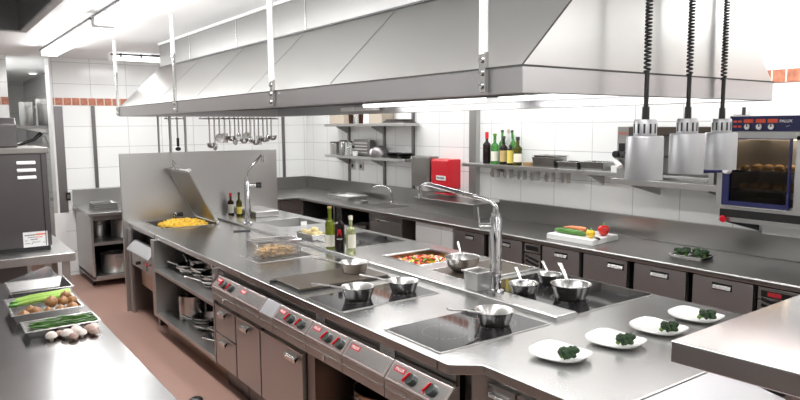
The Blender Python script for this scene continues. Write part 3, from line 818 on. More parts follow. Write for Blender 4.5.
# ------------------------------------------------------------------ island cabinets
def handle(x, y0, y1, z, parent, tilt=.0):
    m = MB()
    m.prism([(x - .026, z - .004), (x - .022, z - .030), (x - .017, z - .030), (x - .020, z + .002), (x + .002, z + .006), (x + .002, z - .0)], 1, y0, y1)
    return m.build('handle', 'bright', parent, .002)
XF = 1.62
core = thing('island_service_core', 'dark steel service core under the island worktop', 'cabinet', (2.45, 4, 0))
B(2.40, 2.46, 1.32, 6.89, .02, .60).build('partition', 'frontdk', core)
B(1.70, 1.72, 1.96, 4.48, .78, .856).build('fascia', 'frontdk', isl)
for y0, y1 in ((3.02, 3.12), (2.38, 2.50)):
    B(1.693, 1.70, y0, y1, .805, .835).build('grip_slot', 'bright', isl, .002)
t = thing('fryer_cabinet', 'open fryer stand with white sloping panel at the far end of the island', 'cabinet', (1.9, 6.45, 0))
B(1.63, 1.66, 6.80, 6.895, 0, .85).build('leg', 'front', t, .003)
B(1.62, 2.38, 5.965, 6.03, .16, .853).build('side_panel', 'front', t, .003)
B(1.64, 1.70, 6.03, 6.80, .50, .64).build('apron', 'front', t, .003)
MB().prism([(1.585, .655), (1.585, .668), (1.66, .745), (1.70, .745), (1.70, .655)], 1, 6.02, 6.76).build('sloping_panel', 'pale', t, .003)
MB().lathe([(0, 1.58), (.016, 1.58), (.016, 1.625), (0, 1.625)], (0, 6.42, .575), 12, 0).build('pilot_knob', 'black', t)
MB().tube([(1.64, 6.11, .60), (1.60, 6.11, .60), (1.60, 6.11, .55)], .012, 10).build('drain_tap', 'chrome', t)
B(1.588, 1.602, 6.06, 6.135, .605, .625).build('tap_lever', 'redknob', t, .003)
B(1.70, 2.35, 6.06, 6.70, .30, .49).build('oil_tank', 'copper', t, .004)
B(1.72, 1.78, 6.2, 6.26, 0, .30).build('tank_leg', 'darksteel', t); B(2.2, 2.26, 6.2, 6.26, 0, .30).build('tank_leg', 'darksteel', t)

t = thing('open_shelf_cabinet', 'open island cabinet with two shelves of pans', 'cabinet', (2.0, 5.2, 0))
B(1.62, 2.38, 4.485, 4.505, .16, .795).build('side_panel', 'front', t)
B(1.62, 1.66, 4.485, 4.505, .795, .853).build('corner_post', 'front', t)
B(1.62, 2.38, 5.93, 5.96, .16, .853).build('side_panel', 'front', t)
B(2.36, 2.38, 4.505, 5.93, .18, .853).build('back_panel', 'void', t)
B(1.62, 2.36, 4.505, 5.93, .575, .605).build('shelf', 'front', t, .002)
B(1.62, 2.36, 4.505, 5.93, .165, .20).build('shelf', 'front', t, .002)
B(1.72, 2.36, 4.482, 5.962, 0, .16).build('plinth', 'copper', t)
# cookware on the shelves
def lowpan(): 
    t = thing('stacked_pan', 'x', 'pan', (0, 0, 0), 'pans on the open island shelves')
    MB().lathe([(0, 0), (.085, 0), (.10, .006), (.125, .055), (.128, .056), (.122, .055), (.098, .010), (0, .006)], n=28).build('pan_body', 'pan', t)
    MB().tube([(-.126, 0, .050), (-.16, 0, .068), (-.25, .0, .095)], [.007, .008, .011], 8).build('handle', 'bright', t)
    return t
lp = lowpan(); first = True
pl = []
for (zl, nm, ys) in ((.6055, 'upper', ((5.58, 2, .9), (5.28, 3, .98), (4.98, 3, .98), (4.68, 3, .95))), (.2005, 'lower', ((5.24, 3, .93), (4.955, 3, .93), (4.67, 3, .93)))):
    for j, (y, n, s) in enumerate(ys):
        for k in range(n):
            pl.append(((1.83 + .03 * (j % 2), y, zl + k * .024), radians(-50 - 42 * k + 17 * j), s,
                       '%s steel pan of stack %s on the %s open island shelf' % (['bottom', 'second', 'third'][k], ['farthest from the camera', 'second from the far end', 'third from the far end', 'nearest the drawers'][j], nm)))
for i, (l, a, s, lab) in enumerate(pl):
    if i == 0: lp.location = l; lp.rotation_euler[2] = a; lp.scale = (s,) * 3; lp['label'] = lab
    else: dup(lp, l, a, lab, scale=s)
for i, (x, y) in enumerate(((1.85, 5.62), (2.15, 5.5))):
    t = thing('stock_pot', ('tall' if i == 0 else 'dark') + ' steel stock pot at the far end of the lower island shelf' + (' front' if i == 0 else ' behind another'), 'pot', (x, y, .2005))
    MB().lathe([(0, .2005), (.12, .2005), (.125, .206), (.125, .40), (.129, .402), (.122, .402), (.120, .21), (0, .207)], (x, y, 0), 30).build('pot_body', 'pan', t)
    for s in (-1, 1):
        MB().tube([(x + .03, y + s * .124, .36), (x + .03, y + s * .155, .365), (x - .03, y + s * .155, .365), (x - .03, y + s * .124, .36)], .005, 8).build('handle', 'chrome', t)

t = thing('drawer_cabinet', 'island cabinet with two stacked drawers beside the open pan shelves', 'cabinet', (1.9, 4.28, 0))
B(1.645, 2.38, 4.105, 4.475, .17, .64).build('carcass', 'frontdk', t)
for z0, z1 in ((.41, .605), (.175, .40)):
    d = B(1.62, 1.645, 4.11, 4.47, z0, z1).build('drawer_front', 'front', t, .003)
    handle(1.62, 4.25, 4.36, z1 - .03, d)
    B(1.614, 1.646, 4.11, 4.47, z1, z1 + .004).build('top_edge', 'bright', d)
B(1.70, 2.36, 4.105, 4.475, 0, .17).build('plinth', 'darksteel', t)
for y0, y1, hy, lab in ((3.715, 4.095, (3.87, 3.98), 'narrow island cupboard door beside the two stacked drawers'), (3.15, 3.705, (3.20, 3.33), 'wide island cupboard door beside the dark open bay')):
    t = thing('cupboard', lab, 'cabinet', (1.9, (y0 + y1) / 2, 0))
    B(1.645, 2.38, y0, y1, .17, .64).build('carcass', 'frontdk', t)
    d = B(1.62, 1.645, y0 + .004, y1 - .004, .175, .605).build('door', 'front', t, .003)
    handle(1.62, hy[0], hy[1], .57, d)
    B(1.614, 1.646, y0 + .004, y1 - .004, .605, .609).build('top_edge', 'bright', d)
    B(1.70, 2.36, y0, y1, 0, .17).build('plinth', 'darksteel', t)
t = thing('open_bay_frame', 'dark open bay under the nearest control panels', 'cabinet', (1.9, 2.5, 0))
B(1.645, 2.38, 3.055, 3.14, 0, .64).build('side_post', 'frontdk', t)
B(1.66, 2.38, 1.965, 2.0, 0, .64).build('side_post', 'frontdk', t)
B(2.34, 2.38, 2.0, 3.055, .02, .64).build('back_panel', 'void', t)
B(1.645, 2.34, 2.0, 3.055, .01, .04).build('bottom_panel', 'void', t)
t = thing('waste_bin', 'round steel bin standing inside the dark open bay', 'bin', (1.92, 2.78, .04))
MB().lathe([(0, .0405), (.16, .0405), (.17, .05), (.185, .47), (.19, .475), (.18, .475), (.165, .06), (0, .055)], (1.93, 2.77, 0), 30).build('bin_body', 'copper', t)
MB().tube([(1.78, 2.66, .43), (1.73, 2.70, .46), (1.73, 2.78, .46), (1.75, 2.85, .43)], .005, 8).build('bail_handle', 'chrome', t)

# control panels
def cpanel(y0, y1, label, kn, white=False, badge=False, keyhole=False):
    t = thing('control_console', label, 'control panel', (1.66, (y0 + y1) / 2, .70), 'control panels along the island front')
    P = [(1.60, .725), (1.60, .735), (1.66, .807), (1.692, .807), (1.692, .725)]
    MB().prism(P, 1, y0 + .002, y1 - .002).build('sloping_face', 'pale' if white else 'bright', t, .002)
    B(1.603, 1.692, y0 + .002, y1 - .002, .645, .7245).build('lower_strip', 'front', t, .002)
    B(1.600, 1.604, y0 + .012, y1 - .012, .690, .694).build('groove', 'bright', t)
    u = Vector((.06, 0, .072)).normalized(); nrm = Vector((-.072, 0, .06)).normalized(); r = Vector((0, -1, 0))
    def S(a, b, h=0): return Vector((1.60, a, .735)) + u * b + nrm * h
    if not white:
        m = MB()
        for b0, b1 in ((.006, .009), (.085, .088)):
            m.add([S(y0 + .012, b0, .0006), S(y1 - .012, b0, .0006), S(y1 - .012, b1, .0006), S(y0 + .012, b1, .0006)], [(0, 1, 2, 3)])
        for a in (y0 + .012, y1 - .015):
            m.add([S(a, .006, .0006), S(a + .003, .006, .0006), S(a + .003, .088, .0006), S(a, .088, .0006)], [(0, 1, 2, 3)])
        m.build('red_outline', 'outline', t)
    if badge:
        c = S(y1 - .07, .062)
        m = MB()
        m.add([S(y1 - .03, .050, .0005), S(y1 - .11, .050, .0005), S(y1 - .11, .076, .0005), S(y1 - .03, .076, .0005)], [(0, 1, 2, 3)])
        bd = m.build('badge', 'printred', t)
        text_mesh('brand_text', 'PALUX', .02, 'paper', bd, frame_mtx(S(y1 - .07, .063, .0008), r, u))
    for q in kn:
        c = S(q, .045)
        k = MB(); n = 24; v = []; f = []
        prof = [(.026, 0), (.026, .014), (.022, .018), (0, .018)]
        ring = []
        for rr, hh in prof:
            if rr == 0: ring.append([len(v)]); v.append(c + nrm * hh)
            else:
                ring.append(list(range(len(v), len(v) + n)))
                v += [c + nrm * hh + (r * cos(2 * pi * i / n) + u * sin(2 * pi * i / n)) * rr for i in range(n)]
        for a, b in zip(ring, ring[1:]):
            for i in range(n):
                j = (i + 1) % n
                f.append((a[i], a[j], b[j], b[i]) if len(b) > 1 else (a[i], a[j], b[0]))
        kk = k.add(v, f).build('knob', 'knob', t)
        g = MB(); w = .0045; d1 = (r * .35 + u * .95).normalized(); d2 = d1.cross(nrm)
        pts = [c + nrm * h + d1 * a + d2 * b for h in (.012, .026) for a, b in ((-.030, -w - .018), (.022, -w - .012), (.022, w - .012), (-.030, w - .018))]
        g.add(pts, [(3, 2, 1, 0), (4, 5, 6, 7), (0, 1, 5, 4), (1, 2, 6, 5), (2, 3, 7, 6), (3, 0, 4, 7)]).build('red_grip', 'redknob', kk, .004)
        d = MB(); e = S(q + .038, .022)
        d.add([e + nrm * .0008 + (r * cos(2 * pi * i / 10) + u * sin(2 * pi * i / 10)) * .005 for i in range(10)], [tuple(range(10))]).build('red_dot', 'redknob', t)
    if keyhole:
        MB().lathe([(0, 1.592), (.014, 1.592), (.014, 1.604), (0, 1.604)], (0, (y0 + y1) / 2 - .02, .672), 14, 0).build('lock', 'chrome', t)
    return t
cpanel(4.06, 4.47, 'island control panel with two knobs, the one farthest from the camera', (4.30, 4.18), badge=True, keyhole=True)
cpanel(3.665, 4.06, 'blank island control panel over the narrow cupboard door', (), badge=True)
cpanel(3.485, 3.665, 'small white blank panel among the island controls', (), white=True)
cpanel(3.08, 3.485, 'island control panel with two red knobs over the wide cupboard door', (3.30, 3.17), badge=True)
cpanel(2.70, 3.08, 'island control panel with two red knobs over the far half of the open bay', (2.88, 2.76), badge=True, keyhole=True)
cpanel(2.335, 2.70, 'blank island control panel over the dark open bay', (), badge=True)
cpanel(1.925, 2.335, 'island control panel with two red knobs nearest the camera', (2.17, 2.03), badge=True)

# near end of the island
t = thing('island_end_cabinet', 'angled end cabinet with drawers under the plates', 'cabinet', (2.4, 1.6, 0))
MB().prism([(1.80, 1.30), (1.80, 1.86), (1.745, 1.915), (1.745, 1.955), (2.39, 1.955), (2.39, 1.30)], 2, .02, .853).build('carcass', 'front', t, .003)
for (y0, y1), z0, z1 in (((1.705, 1.855), .60, .825), ((1.31, 1.695), .60, .825), ((1.31, 1.855), .30, .59), ((1.31, 1.855), .04, .29)):
    d = B(1.775, 1.80, y0, y1, z0, z1).build('drawer_front', 'front', t, .003)
    handle(1.775, (y0 + y1) / 2 - .05, (y0 + y1) / 2 + .05, z1 - .035, d)
MB().lathe([(0, 1.765), (.012, 1.765), (.012, 1.776), (0, 1.776)], (0, 1.832, .805), 12, 0).build('lock', 'chrome', t)
for i, (y0, y1) in enumerate(((1.32, 3.15), (3.16, 5.0), (5.01, 6.88))):
    t = thing('island_back_cabinet', 'steel cabinet on the back side of the island, ' + ('near', 'middle', 'far')[i] + ' one', 'cabinet', (2.85, (y0 + y1) / 2, 0))
    B(2.47, 3.22, y0, y1, .10, .60).build('carcass', 'frontdk', t)
    B(2.62, 3.2, y0, y1, 0, .10).build('plinth', 'darksteel', t)
    B(3.20, 3.23, y0, y1, .60, .853).build('fascia', 'front', t)
    n = 3; w = (y1 - y0) / n
    for k in range(n):
        d = B(3.22, 3.245, y0 + k * w + .004, y0 + (k + 1) * w - .004, .12, .59).build('door', 'front', t, .003)
        B(3.245, 3.262, y0 + k * w + w * .35, y0 + k * w + w * .65, .545, .56).build('handle', 'bright', d, .003)

# adjoining table and raised pass shelf
t = thing('side_table', 'lower pale steel table butted against the near end of the island', 'table', (2.1, .6, 0))
MB().prism([(1.76, 1.286), (1.76, -.2), (1.95, -.2), (2.47, 1.286)], 2, .862, .899).build('table_top', 'pale', t, .004)
for x, y in ((1.80, 1.22), (1.80, -.12), (1.9, -.12), (2.38, 1.22)):
    B(x - .02, x + .02, y - .02, y + .02, 0, .862).build('leg', 'front', t)
t = thing('pass_shelf', 'raised steel pass shelf in the near right corner', 'shelf', (2.6, .6, 0))
m = MB().prism([(1.795, 1.085), (1.835, .50), (1.88, -.3), (3.4, -.3), (3.4, 1.105)], 2, 1.131, 1.20)
m.build('shelf_top', 'passtop', t, .005, seg=3)
for x, y in ((2.62, .95), (3.3, .95), (3.3, -.15), (2.62, -.15)):
    B(x - .03, x + .03, y - .03, y + .03, 0, 1.131).build('leg', 'front', t)
B(2.62, 3.3, .93, .97, .55, .59).build('crossbar', 'front', t)

# ------------------------------------------------------------------ back counter along the right wall
t = thing('back_worktop', 'long stainless worktop along the right wall', 'worktop', (4.45, 5.0, .86))
m = MB().prism([(4.10, .9), (4.10, 7.95), (3.32, 7.95), (3.32, YW - .001), (XW - .001, YW - .001), (XW - .001, .9)], 2, .86, .90)
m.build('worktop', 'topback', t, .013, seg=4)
B(XW - .02, XW - .001, .9, 4.868, .9, 1.085).build('upstand', 'topback', t, .004)
B(XW - .02, XW - .001, 5.856, YW - .001, .9, 1.09).build('upstand', 'topback', t, .004)
B(4.45, XW - .001, 4.87, 5.855, .9, 1.055).build('boxed_upstand', 'topback', t, .005)
B(3.32, XW - .02, YW - .02, YW - .001, .9, 1.09).build('upstand', 'topback', t, .004)
MB().rim(4.28, 4.62, 6.2, 6.62, .9003, .904, .015).build('sink_rim', 'bright', t, .002)
B(4.28, 4.62, 6.2, 6.62, .9003, .9015).build('sink_bottom', 'darksteel', t)

def back_unit(y0, y1, label, hpos, rows=((.645, .850), (.40, .635), (.13, .39))):
    t = thing('drawer_unit', label, 'cabinet', (4.5, (y0 + y1) / 2, 0), 'refrigerated drawer units along the right wall')
    B(4.145, 4.79, y0 - .009, y1 + .009, .10, .857).build('carcass', 'black', t)
    B(4.20, 4.79, y0 - .009, y1 + .009, 0, .10).build('plinth', 'darksteel', t)
    for r, (z0, z1) in enumerate(rows):
        d = B(4.12, 4.145, y0, y1, z0, z1).build('drawer_front', 'drawerf', t, .003)
        h0, h1 = hpos; zt = z1 - .03
        B(4.1175, 4.1205, h0 - .006, h1 + .006, zt - .042, zt + .004).build('grip_recess', 'black', d, .002)
        MB().prism([(4.106, zt - .034), (4.112, zt - .036), (4.1195, zt - .012), (4.1195, zt - .008), (4.114, zt - .010)], 1, h0, h1).build('handle', 'bright', d, .002)
    return t
for y0, y1, h, lab in ((4.37, 4.79, (4.51, 4.615), 'drawer unit under the right worktop left of the tall faucet'),
                       (3.90, 4.31, (4.04, 4.125), 'drawer unit under the right worktop between faucet and control unit'),
                       (3.29, 3.67, (3.41, 3.53), 'drawer unit below the left half of the white cutting board'),
                       (2.86, 3.25, (2.89, 3.02), 'drawer unit below the red pepper end of the cutting board'),
                       (2.40, 2.80, (2.53, 2.66), 'drawer unit below the broccoli tray on the right worktop'),
                       (1.955, 2.35, (2.09, 2.21), 'drawer unit right of the broccoli tray, next to the display unit')):
    back_unit(y0, y1, lab, h)
def ctl_unit(y0, y1, label, lit):
    t = thing('control_unit', label, 'control unit', (4.5, (y0 + y1) / 2, 0))
    B(4.145, 4.79, y0, y1, .10, .857).build('carcass', 'black', t)
    B(4.20, 4.79, y0, y1, 0, .10).build('plinth', 'darksteel', t)
    B(4.12, 4.145, y0 + .01, y1 - .01, .775, .850).build('display_plate', 'bright', t, .002)
    B(4.117, 4.1205, y0 + .03, y1 - .03, .792, .832).build('display', 'black', t)
    if lit:
        B(4.1155, 4.117, y1 - .15, y1 - .07, .80, .825).build('red_digits', 'printred', t)
    B(4.12, 4.145, y0 + .01, y1 - .01, .62, .765).build('vent_plate', 'bright' if not lit else 'front', t, .002)
    for k in range(3):
        B(4.113, 4.1205, y0 + .03, y1 - .03, .64 + k * .038, .662 + k * .038, rot=RX(.25)).build('louvre', 'black', t)
    B(4.12, 4.145, y0 + .01, y1 - .01, .13, .61).build('lower_panel', 'front', t, .002)
ctl_unit(3.68, 3.88, 'small control unit with dark display and black slats under the right worktop', False)
ctl_unit(1.45, 1.935, 'control unit with red lit display at the right edge under the worktop', True)
# sections farther along
t = thing('open_niche_cabinet', 'dark open niche under the far part of the right worktop', 'cabinet', (4.5, 7.1, 0))
for y in (7.92, 7.08, 6.27):
    B(4.13, 4.79, y - .02, y + .02, .0, .857).build('divider', 'darksteel', t)
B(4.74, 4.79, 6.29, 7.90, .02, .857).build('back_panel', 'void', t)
B(4.13, 4.74, 6.29, 7.06, .42, .45).build('shelf', 'darksteel', t); B(4.13, 4.74, 7.10, 7.90, .42, .45).build('shelf', 'darksteel', t)
B(4.13, 4.74, 6.29, 7.06, .02, .05).build('bottom_panel', 'darksteel', t); B(4.13, 4.74, 7.10, 7.90, .02, .05).build('bottom_panel', 'darksteel', t)
for i, (x, y, z, r, h) in enumerate(((4.32, 7.64, .4505, .11, .16), (4.32, 7.3, .4505, .12, .13), (4.35, 6.75, .4505, .13, .2), (4.3, 6.45, .4505, .10, .14))):
    t = thing('niche_pot', 'dark pot in the niche under the far right worktop, ' + ['farthest', 'second', 'third', 'nearest'][i] + ' of four', 'pot', (x, y, z))
    MB().lathe([(0, z), (r, z), (r, z + h), (r + .005, z + h + .003), (r - .004, z + h), (r - .004, z + .006), (0, z + .006)], (x, y, 0), 24).build('pot_body', 'pan', t)
    MB().tube([(x - r, y + .03, z + h * .8), (x - r - .03, y + .02, z + h * .8), (x - r - .03, y - .02, z + h * .8), (x - r, y - .03, z + h * .8)], .004, 6).build('handle', 'bright', t)
t = thing('sink_cabinet', 'brown steel cabinet front with a small tap under the far right worktop', 'cabinet', (4.5, 5.9, 0))
B(4.13, 4.79, 5.64, 6.245, .0, .857).build('carcass', 'frontdk', t)
B(4.115, 4.13, 5.86, 6.24, .10, .80).build('door', 'front', t, .003)
B(4.115, 4.13, 5.645, 5.85, .10, .80).build('door', 'front', t, .003)
MB().lathe([(0, 4.07), (.018, 4.07), (.018, 4.116), (0, 4.116)], (0, 6.15, .80), 12, 0).build('knob', 'bright', t)
MB().lathe([(0, 4.085), (.012, 4.085), (.012, 4.116), (0, 4.116)], (0, 6.03, .795), 12, 0).build('knob', 'chrome', t)
t = thing('tiled_plinth', 'white tiled half wall under the right worktop', 'half wall', (4.4, 5.1, 0))
B(4.14, 4.78, 4.83, 5.42, 0, .857).build('tiled_block', 'tile_y', t, smooth=0)
B(4.135, 4.14, 4.83, 5.42, 0, .08).build('skirting', 'darksteel', t)

# kitchen tap on the right worktop
t = thing('basin_tap', 'curved chrome tap on the far part of the right worktop', 'faucet', (4.68, 6.62, .90))
MB().lathe([(0, .9005), (.025, .9005), (.025, .915), (.016, .92), (.016, .96), (0, .96)], (4.68, 6.62, 0), 16).build('tap_base', 'chrome', t)
MB().tube([(4.68, 6.62, .95)] + [(4.59 + .09 * cos(a), 6.62 + .1 * (1 - cos(a)), 1.02 + .09 * sin(a)) for a in [pi * k / 8 for k in range(7)]], .012, 12).build('spout', 'chrome', t)
t = thing('steel_dish', 'small square steel dish beside the curved tap', 'dish', (4.35, 6.78, .90))
MB().well(4.29, 4.41, 6.72, 6.86, .9003, .935, .003, .008).build('dish_body', 'bright', t)
t = thing('baking_tray', 'shallow bright steel tray at the far end of the right worktop', 'tray', (4.5, 7.4, .90))
MB().well(4.38, 4.68, 7.15, 7.66, .9003, .945, .004, .01).build('tray_body', 'bright', t)
MB().rim(4.382, 4.678, 7.152, 7.658, .943, .947, .015).build('rim', 'bright', t)
B(4.40, 4.66, 7.3, 7.62, .9045, .93).build('white_cloth', 'white', t, .005)

# cutting board and vegetables
t = thing('cutting_board', 'thick white cutting board on the right worktop', 'cutting board', (4.42, 3.5, .90))
MB().prism([(4.205, 3.70), (4.21, 3.235), (4.60, 3.285), (4.64, 3.76)], 2, .9005, .945).build('board', 'boardw', t, .004)
B(4.60, 4.603, 3.45, 3.6, .91, .93).build('grip_slot', 'void', t)
zb = .9455
o = MB().tube([(4.305, 3.69, zb + .021), (4.30, 3.64, zb + .024), (4.30, 3.52, zb + .025), (4.305, 3.42, zb + .023), (4.31, 3.38, zb + .017)], [.012, .023, .025, .023, .012], 14).build('cucumber', 'cuc')
tag(o, 'dark green cucumber lying in front of the carrots on the white board', 'cucumber')
for i, (x, y, z) in enumerate(((4.37, 3.55, zb + .018), (4.415, 3.53, zb + .018), (4.39, 3.54, zb + .045))):
    t = thing('carrot', ['orange carrot next to the cucumber on the white board', 'orange carrot at the back of the white board', 'orange carrot resting on top of the other two'][i], 'carrot', (x, y, zb))
    MB().tube([(x, y + .13, z - .008), (x, y + .05, z), (x, y - .08, z), (x, y - .10, z)], [.004, .013, .018, .010], 12).build('root', 'carrot', t)
    MB().tube([(x, y - .098, z), (x, y - .112, z + .002)], [.006, .003], 8).build('stalk_end', 'stem', t)
def pepper(x, y, r, mat, label):
    t = thing('bell_pepper', label, 'pepper', (x, y, zb))
    v = []; f = []; n = 32; mm = 12
    for i in range(mm + 1):
        a = pi * i / mm
        for k in range(n):
            b = 2 * pi * k / n; lob = 1 + .08 * cos(4 * b) * sin(a)
            rr = r * sin(a) ** .75 * lob * (1 - .08 * (cos(a) < 0))
            z = cos(a) * r * .95 - (.22 * r * max(0, cos(a)) ** 6)
            v.append((x + rr * cos(b), y + rr * sin(b), zb + r * .97 + z))
    for i in range(mm):
        for k in range(n): f.append((i * n + k, (i + 1) * n + k, (i + 1) * n + (k + 1) % n, i * n + (k + 1) % n))
    MB().add(v, f).build('pepper_flesh', mat, t)
    MB().tube([(x, y, zb + r * 1.62), (x + .003, y, zb + r * 1.85), (x + .012, y + .004, zb + r * 2.1)], [.012, .006, .006], 8).build('stem', 'stem', t)
pepper(4.285, 3.315, .038, 'pepy', 'yellow bell pepper on the white cutting board')
pepper(4.46, 3.325, .050, 'pepr', 'glossy red bell pepper at the right end of the cutting board')
t = thing('paring_knife', 'small knife lying between the peppers on the board', 'knife', (4.33, 3.26, zb))
B(4.30, 4.40, 3.285, 3.30, zb, zb + .002, rot=RZ(.9), piv=(4.33, 3.28, zb)).build('blade', 'chrome', t)
B(4.235, 4.30, 3.283, 3.301, zb, zb + .014, rot=RZ(.9), piv=(4.33, 3.28, zb)).build('handle', 'black', t, .003)

# tray of broccoli
t = thing('broccoli_tray', 'small steel tray of broccoli on the right worktop', 'tray', (4.40, 2.51, .90))
MB().well(4.30, 4.47, 2.40, 2.63, .9005, .925, .003, .006).build('tray_body', 'gn', t)
MB().rim(4.302, 4.468, 2.402, 2.628, .923, .927, .012).build('rim', 'bright', t, .001)
for i, (x, y) in enumerate(((4.34, 2.60), (4.41, 2.57), (4.35, 2.53), (4.42, 2.50), (4.35, 2.455), (4.42, 2.44))):
    floret((x, y, .906), i * 1.3, 1.35, 'dark green broccoli floret heaped in the small steel tray on the right worktop', (.2 * (-1) ** i, .15))

# ------------------------------------------------------------------ on the right wall
def wshelf(y0, y1, x0, z, brackets, label, th=.035):
    t = thing('wall_shelf', label, 'shelf', (XW, (y0 + y1) / 2, z))
    B(x0, XW - .026, y0, y1, z - th, z).build('shelf_board', 'front', t, .003)
    for y in brackets:
        MB().prism([(XW - .026, z - th), (x0 + .03, z - th), (x0 + .03, z - th - .01), (XW - .026, z - th - .10)], 1, y - .012, y + .012).build('bracket', 'front', t)
    return t
wshelf(6.2, 8.08, 4.58, 1.875, (7.80, 6.946), 'upper wall shelf holding pale boxes and dark trays')
wshelf(6.2, 8.08, 4.58, 1.455, (7.80, 6.946), 'lower wall shelf holding jars boxes and bowls')
wshelf(3.235, 5.17, 4.56, 1.458, (4.70, 3.59), 'right wall shelf holding bottles and steel pans')
wshelf(2.36, 3.22, 4.40, 1.425, (3.05, 2.45), 'wall shelf carrying the salamander grill', .045)
for y in (7.72, 7.51):
    t = thing('wall_socket', ('left' if y > 7.6 else 'right') + ' grey electric socket below the lower wall shelf', 'socket', (XW, y, 1.305), 'wall sockets')
    B(XW - .012, XW - .001, y - .06, y + .06, 1.25, 1.36).build('socket_plate', 'front', t, .003)
    MB().lathe([(.028, XW - .014), (.03, XW - .012), (0, XW - .0125)], (0, y, 1.305), 16, 0).build('socket_hole', 'ink', t)
# upper shelf things
z = 1.876
for i, (y0, y1) in enumerate(((7.62, 8.0), (6.72, 7.02))):
    t = thing('storage_box', ('left' if i == 0 else 'right') + ' pale beige storage box on the upper wall shelf', 'box', (4.7, (y0 + y1) / 2, z))
    B(4.62, 4.785, y0, y1, z, z + .16).build('box_body', 'beige', t, .006)
    B(4.615, 4.788, y0 - .004, y1 + .004, z + .16, z + .175).build('lid', 'beige', t, .004)
for i, y in enumerate((7.50, 7.36, 7.26)):
    t = thing('drinking_glass', ['left', 'middle', 'right'][i] + ' glass of three on the upper wall shelf', 'glass', (4.66, y, z), 'glasses on the upper wall shelf')
    MB().lathe([(0, z), (.028, z), (.036, z + .13), (.034, z + .13), (.026, z + .006), (0, z + .006)], (4.66, y, 0), 18).build('tumbler', 'g_soy' if i != 1 else 'g_white', t)
for i in range(3):
    t = thing('dark_tray', ['bottom', 'middle', 'top'][i] + ' dark tray of the pile on the upper wall shelf', 'tray', (4.68, 6.5, z), 'dark trays on the upper wall shelf')
    MB().well(4.60 + .006 * i, 4.785, 6.24 + .04 * i, 6.70 - .03 * i, z + .0005 + i * .0155, z + .0145 + i * .0155, .003, .004).build('tray_body', 'darksteel', t)
# lower shelf things
z = 1.456
def jar(y, r, h, mat, label, name='storage_jar', cat='jar', x=4.68):
    t = thing(name, label, cat, (x, y, z))
    MB().lathe([(0, z), (r, z), (r, z + h * .85), (r * .9, z + h * .9), (0, z + h * .9)], (x, y, 0), 20).build('jar_body', mat, t)
    MB().lathe([(0, z + h * .9), (r * .95, z + h * .9), (r * .95, z + h), (0, z + h)], (x, y, 0), 20).build('lid', 'darksteel', t)
jar(7.99, .075, .175, 'bright', 'round steel jar at the left end of the lower wall shelf', x=4.70)
jar(7.74, .055, .20, 'gn', 'tall steel jar left of the toaster on the lower wall shelf')
jar(7.60, .055, .19, 'g_white', 'glass jar in front of the toaster on the lower wall shelf')
t = thing('toaster', 'wide dark toaster with ridged side on the lower wall shelf', 'toaster', (4.72, 7.3, z))
B(4.68, 4.785, 7.10, 7.50, z, z + .21).build('toaster_body', 'darksteel', t, .02, seg=3)
for k in range(4): B(4.674, 4.681, 7.14, 7.46, z + .04 + k * .04, z + .055 + k * .04).build('ridge', 'bright', t)
B(4.66, 4.68, 7.47, 7.49, z + .1, z + .13).build('lever', 'black', t)
t = thing('ramekin', 'small white cup on the lower wall shelf', 'cup', (4.63, 7.36, z))
MB().lathe([(0, z), (.032, z), (.04, z + .06), (.037, z + .06), (.03, z + .006), (0, z + .006)], (4.63, 7.36, 0), 18).build('cup_body', 'porcelain', t)
t = thing('dome_lid', 'dark round dome with pale window on the lower wall shelf', 'dome', (4.69, 6.88, z))
MB().lathe([(.12, z), (.12, z + .03), (.11, z + .08), (.075, z + .125), (.03, z + .143), (0, z + .147)], (4.69, 6.88, 0), 26).build('dome', 'darksteel', t)
MB().ball((4.615, 6.92, z + .055), .05, 14, 10, (.9, 1, 1.05)).build('pale_front', 'porcelain', t)
for i in range(6):
    k, st = i % 3, i // 3
    y = (6.58, 6.34)[st]
    t = thing('shallow_bowl', ['bottom', 'middle', 'top'][k] + ' dark bowl of the ' + ['left', 'right'][st] + ' stack on the lower wall shelf', 'bowl', (4.69, y, z), 'bowls on the lower wall shelf')
    zz = z + .0005 + k * .016
    MB().lathe([(0, zz), (.05, zz), (.10, zz + .03), (.104, zz + .031), (.05, zz + .006), (0, zz + .006)], (4.69, y, 0), 24).build('bowl_body', 'darksteel' if k != 1 else 'gn', t)

# bottles on the wall shelf
z = 1.4585
bottle((4.68, 4.93, z), .315, .040, 'g_dark', 'black wine bottle with red capsule, leftmost on the wall shelf', .20, 'redknob')
bottle((4.68, 4.815, z), .30, .040, 'g_bgreen', 'green bottle with pale label second from left on the wall shelf', .08, 'pepg', (.1, .42))
bottle((4.755, 4.785, z), .335, .034, 'g_bgreen', 'green bottle with dark cap half hidden behind another on the wall shelf', .06, 'ink')
bottle((4.68, 4.69, z), .275, .040, 'g_dark', 'dark bottle with ochre and white label in the middle of the shelf bottles', .08, 'ink', (.1, .5), 'labelo')
bottle((4.755, 4.70, z), .34, .032, 'g_white', 'clear bottle with pale stopper at the back of the shelf bottles', .1, 'beige')
bottle((4.755, 4.60, z), .335, .034, 'g_bgreen', 'bright green bottle leaning left at the back of the shelf bottles', .05, 'ink', lean=(radians(-9), 0, 0))
bottle((4.66, 4.575, z), .19, .036, 'g_dark', 'short dark bottle with yellow label on the wall shelf', .1, 'ink', (.1, .75), 'labely', shoulder=.75, neck=.2)
bottle((4.66, 4.48, z), .27, .042, 'g_olive', 'olive green bottle with black cap, rightmost on the wall shelf', .1, 'ink', (.12, .42))
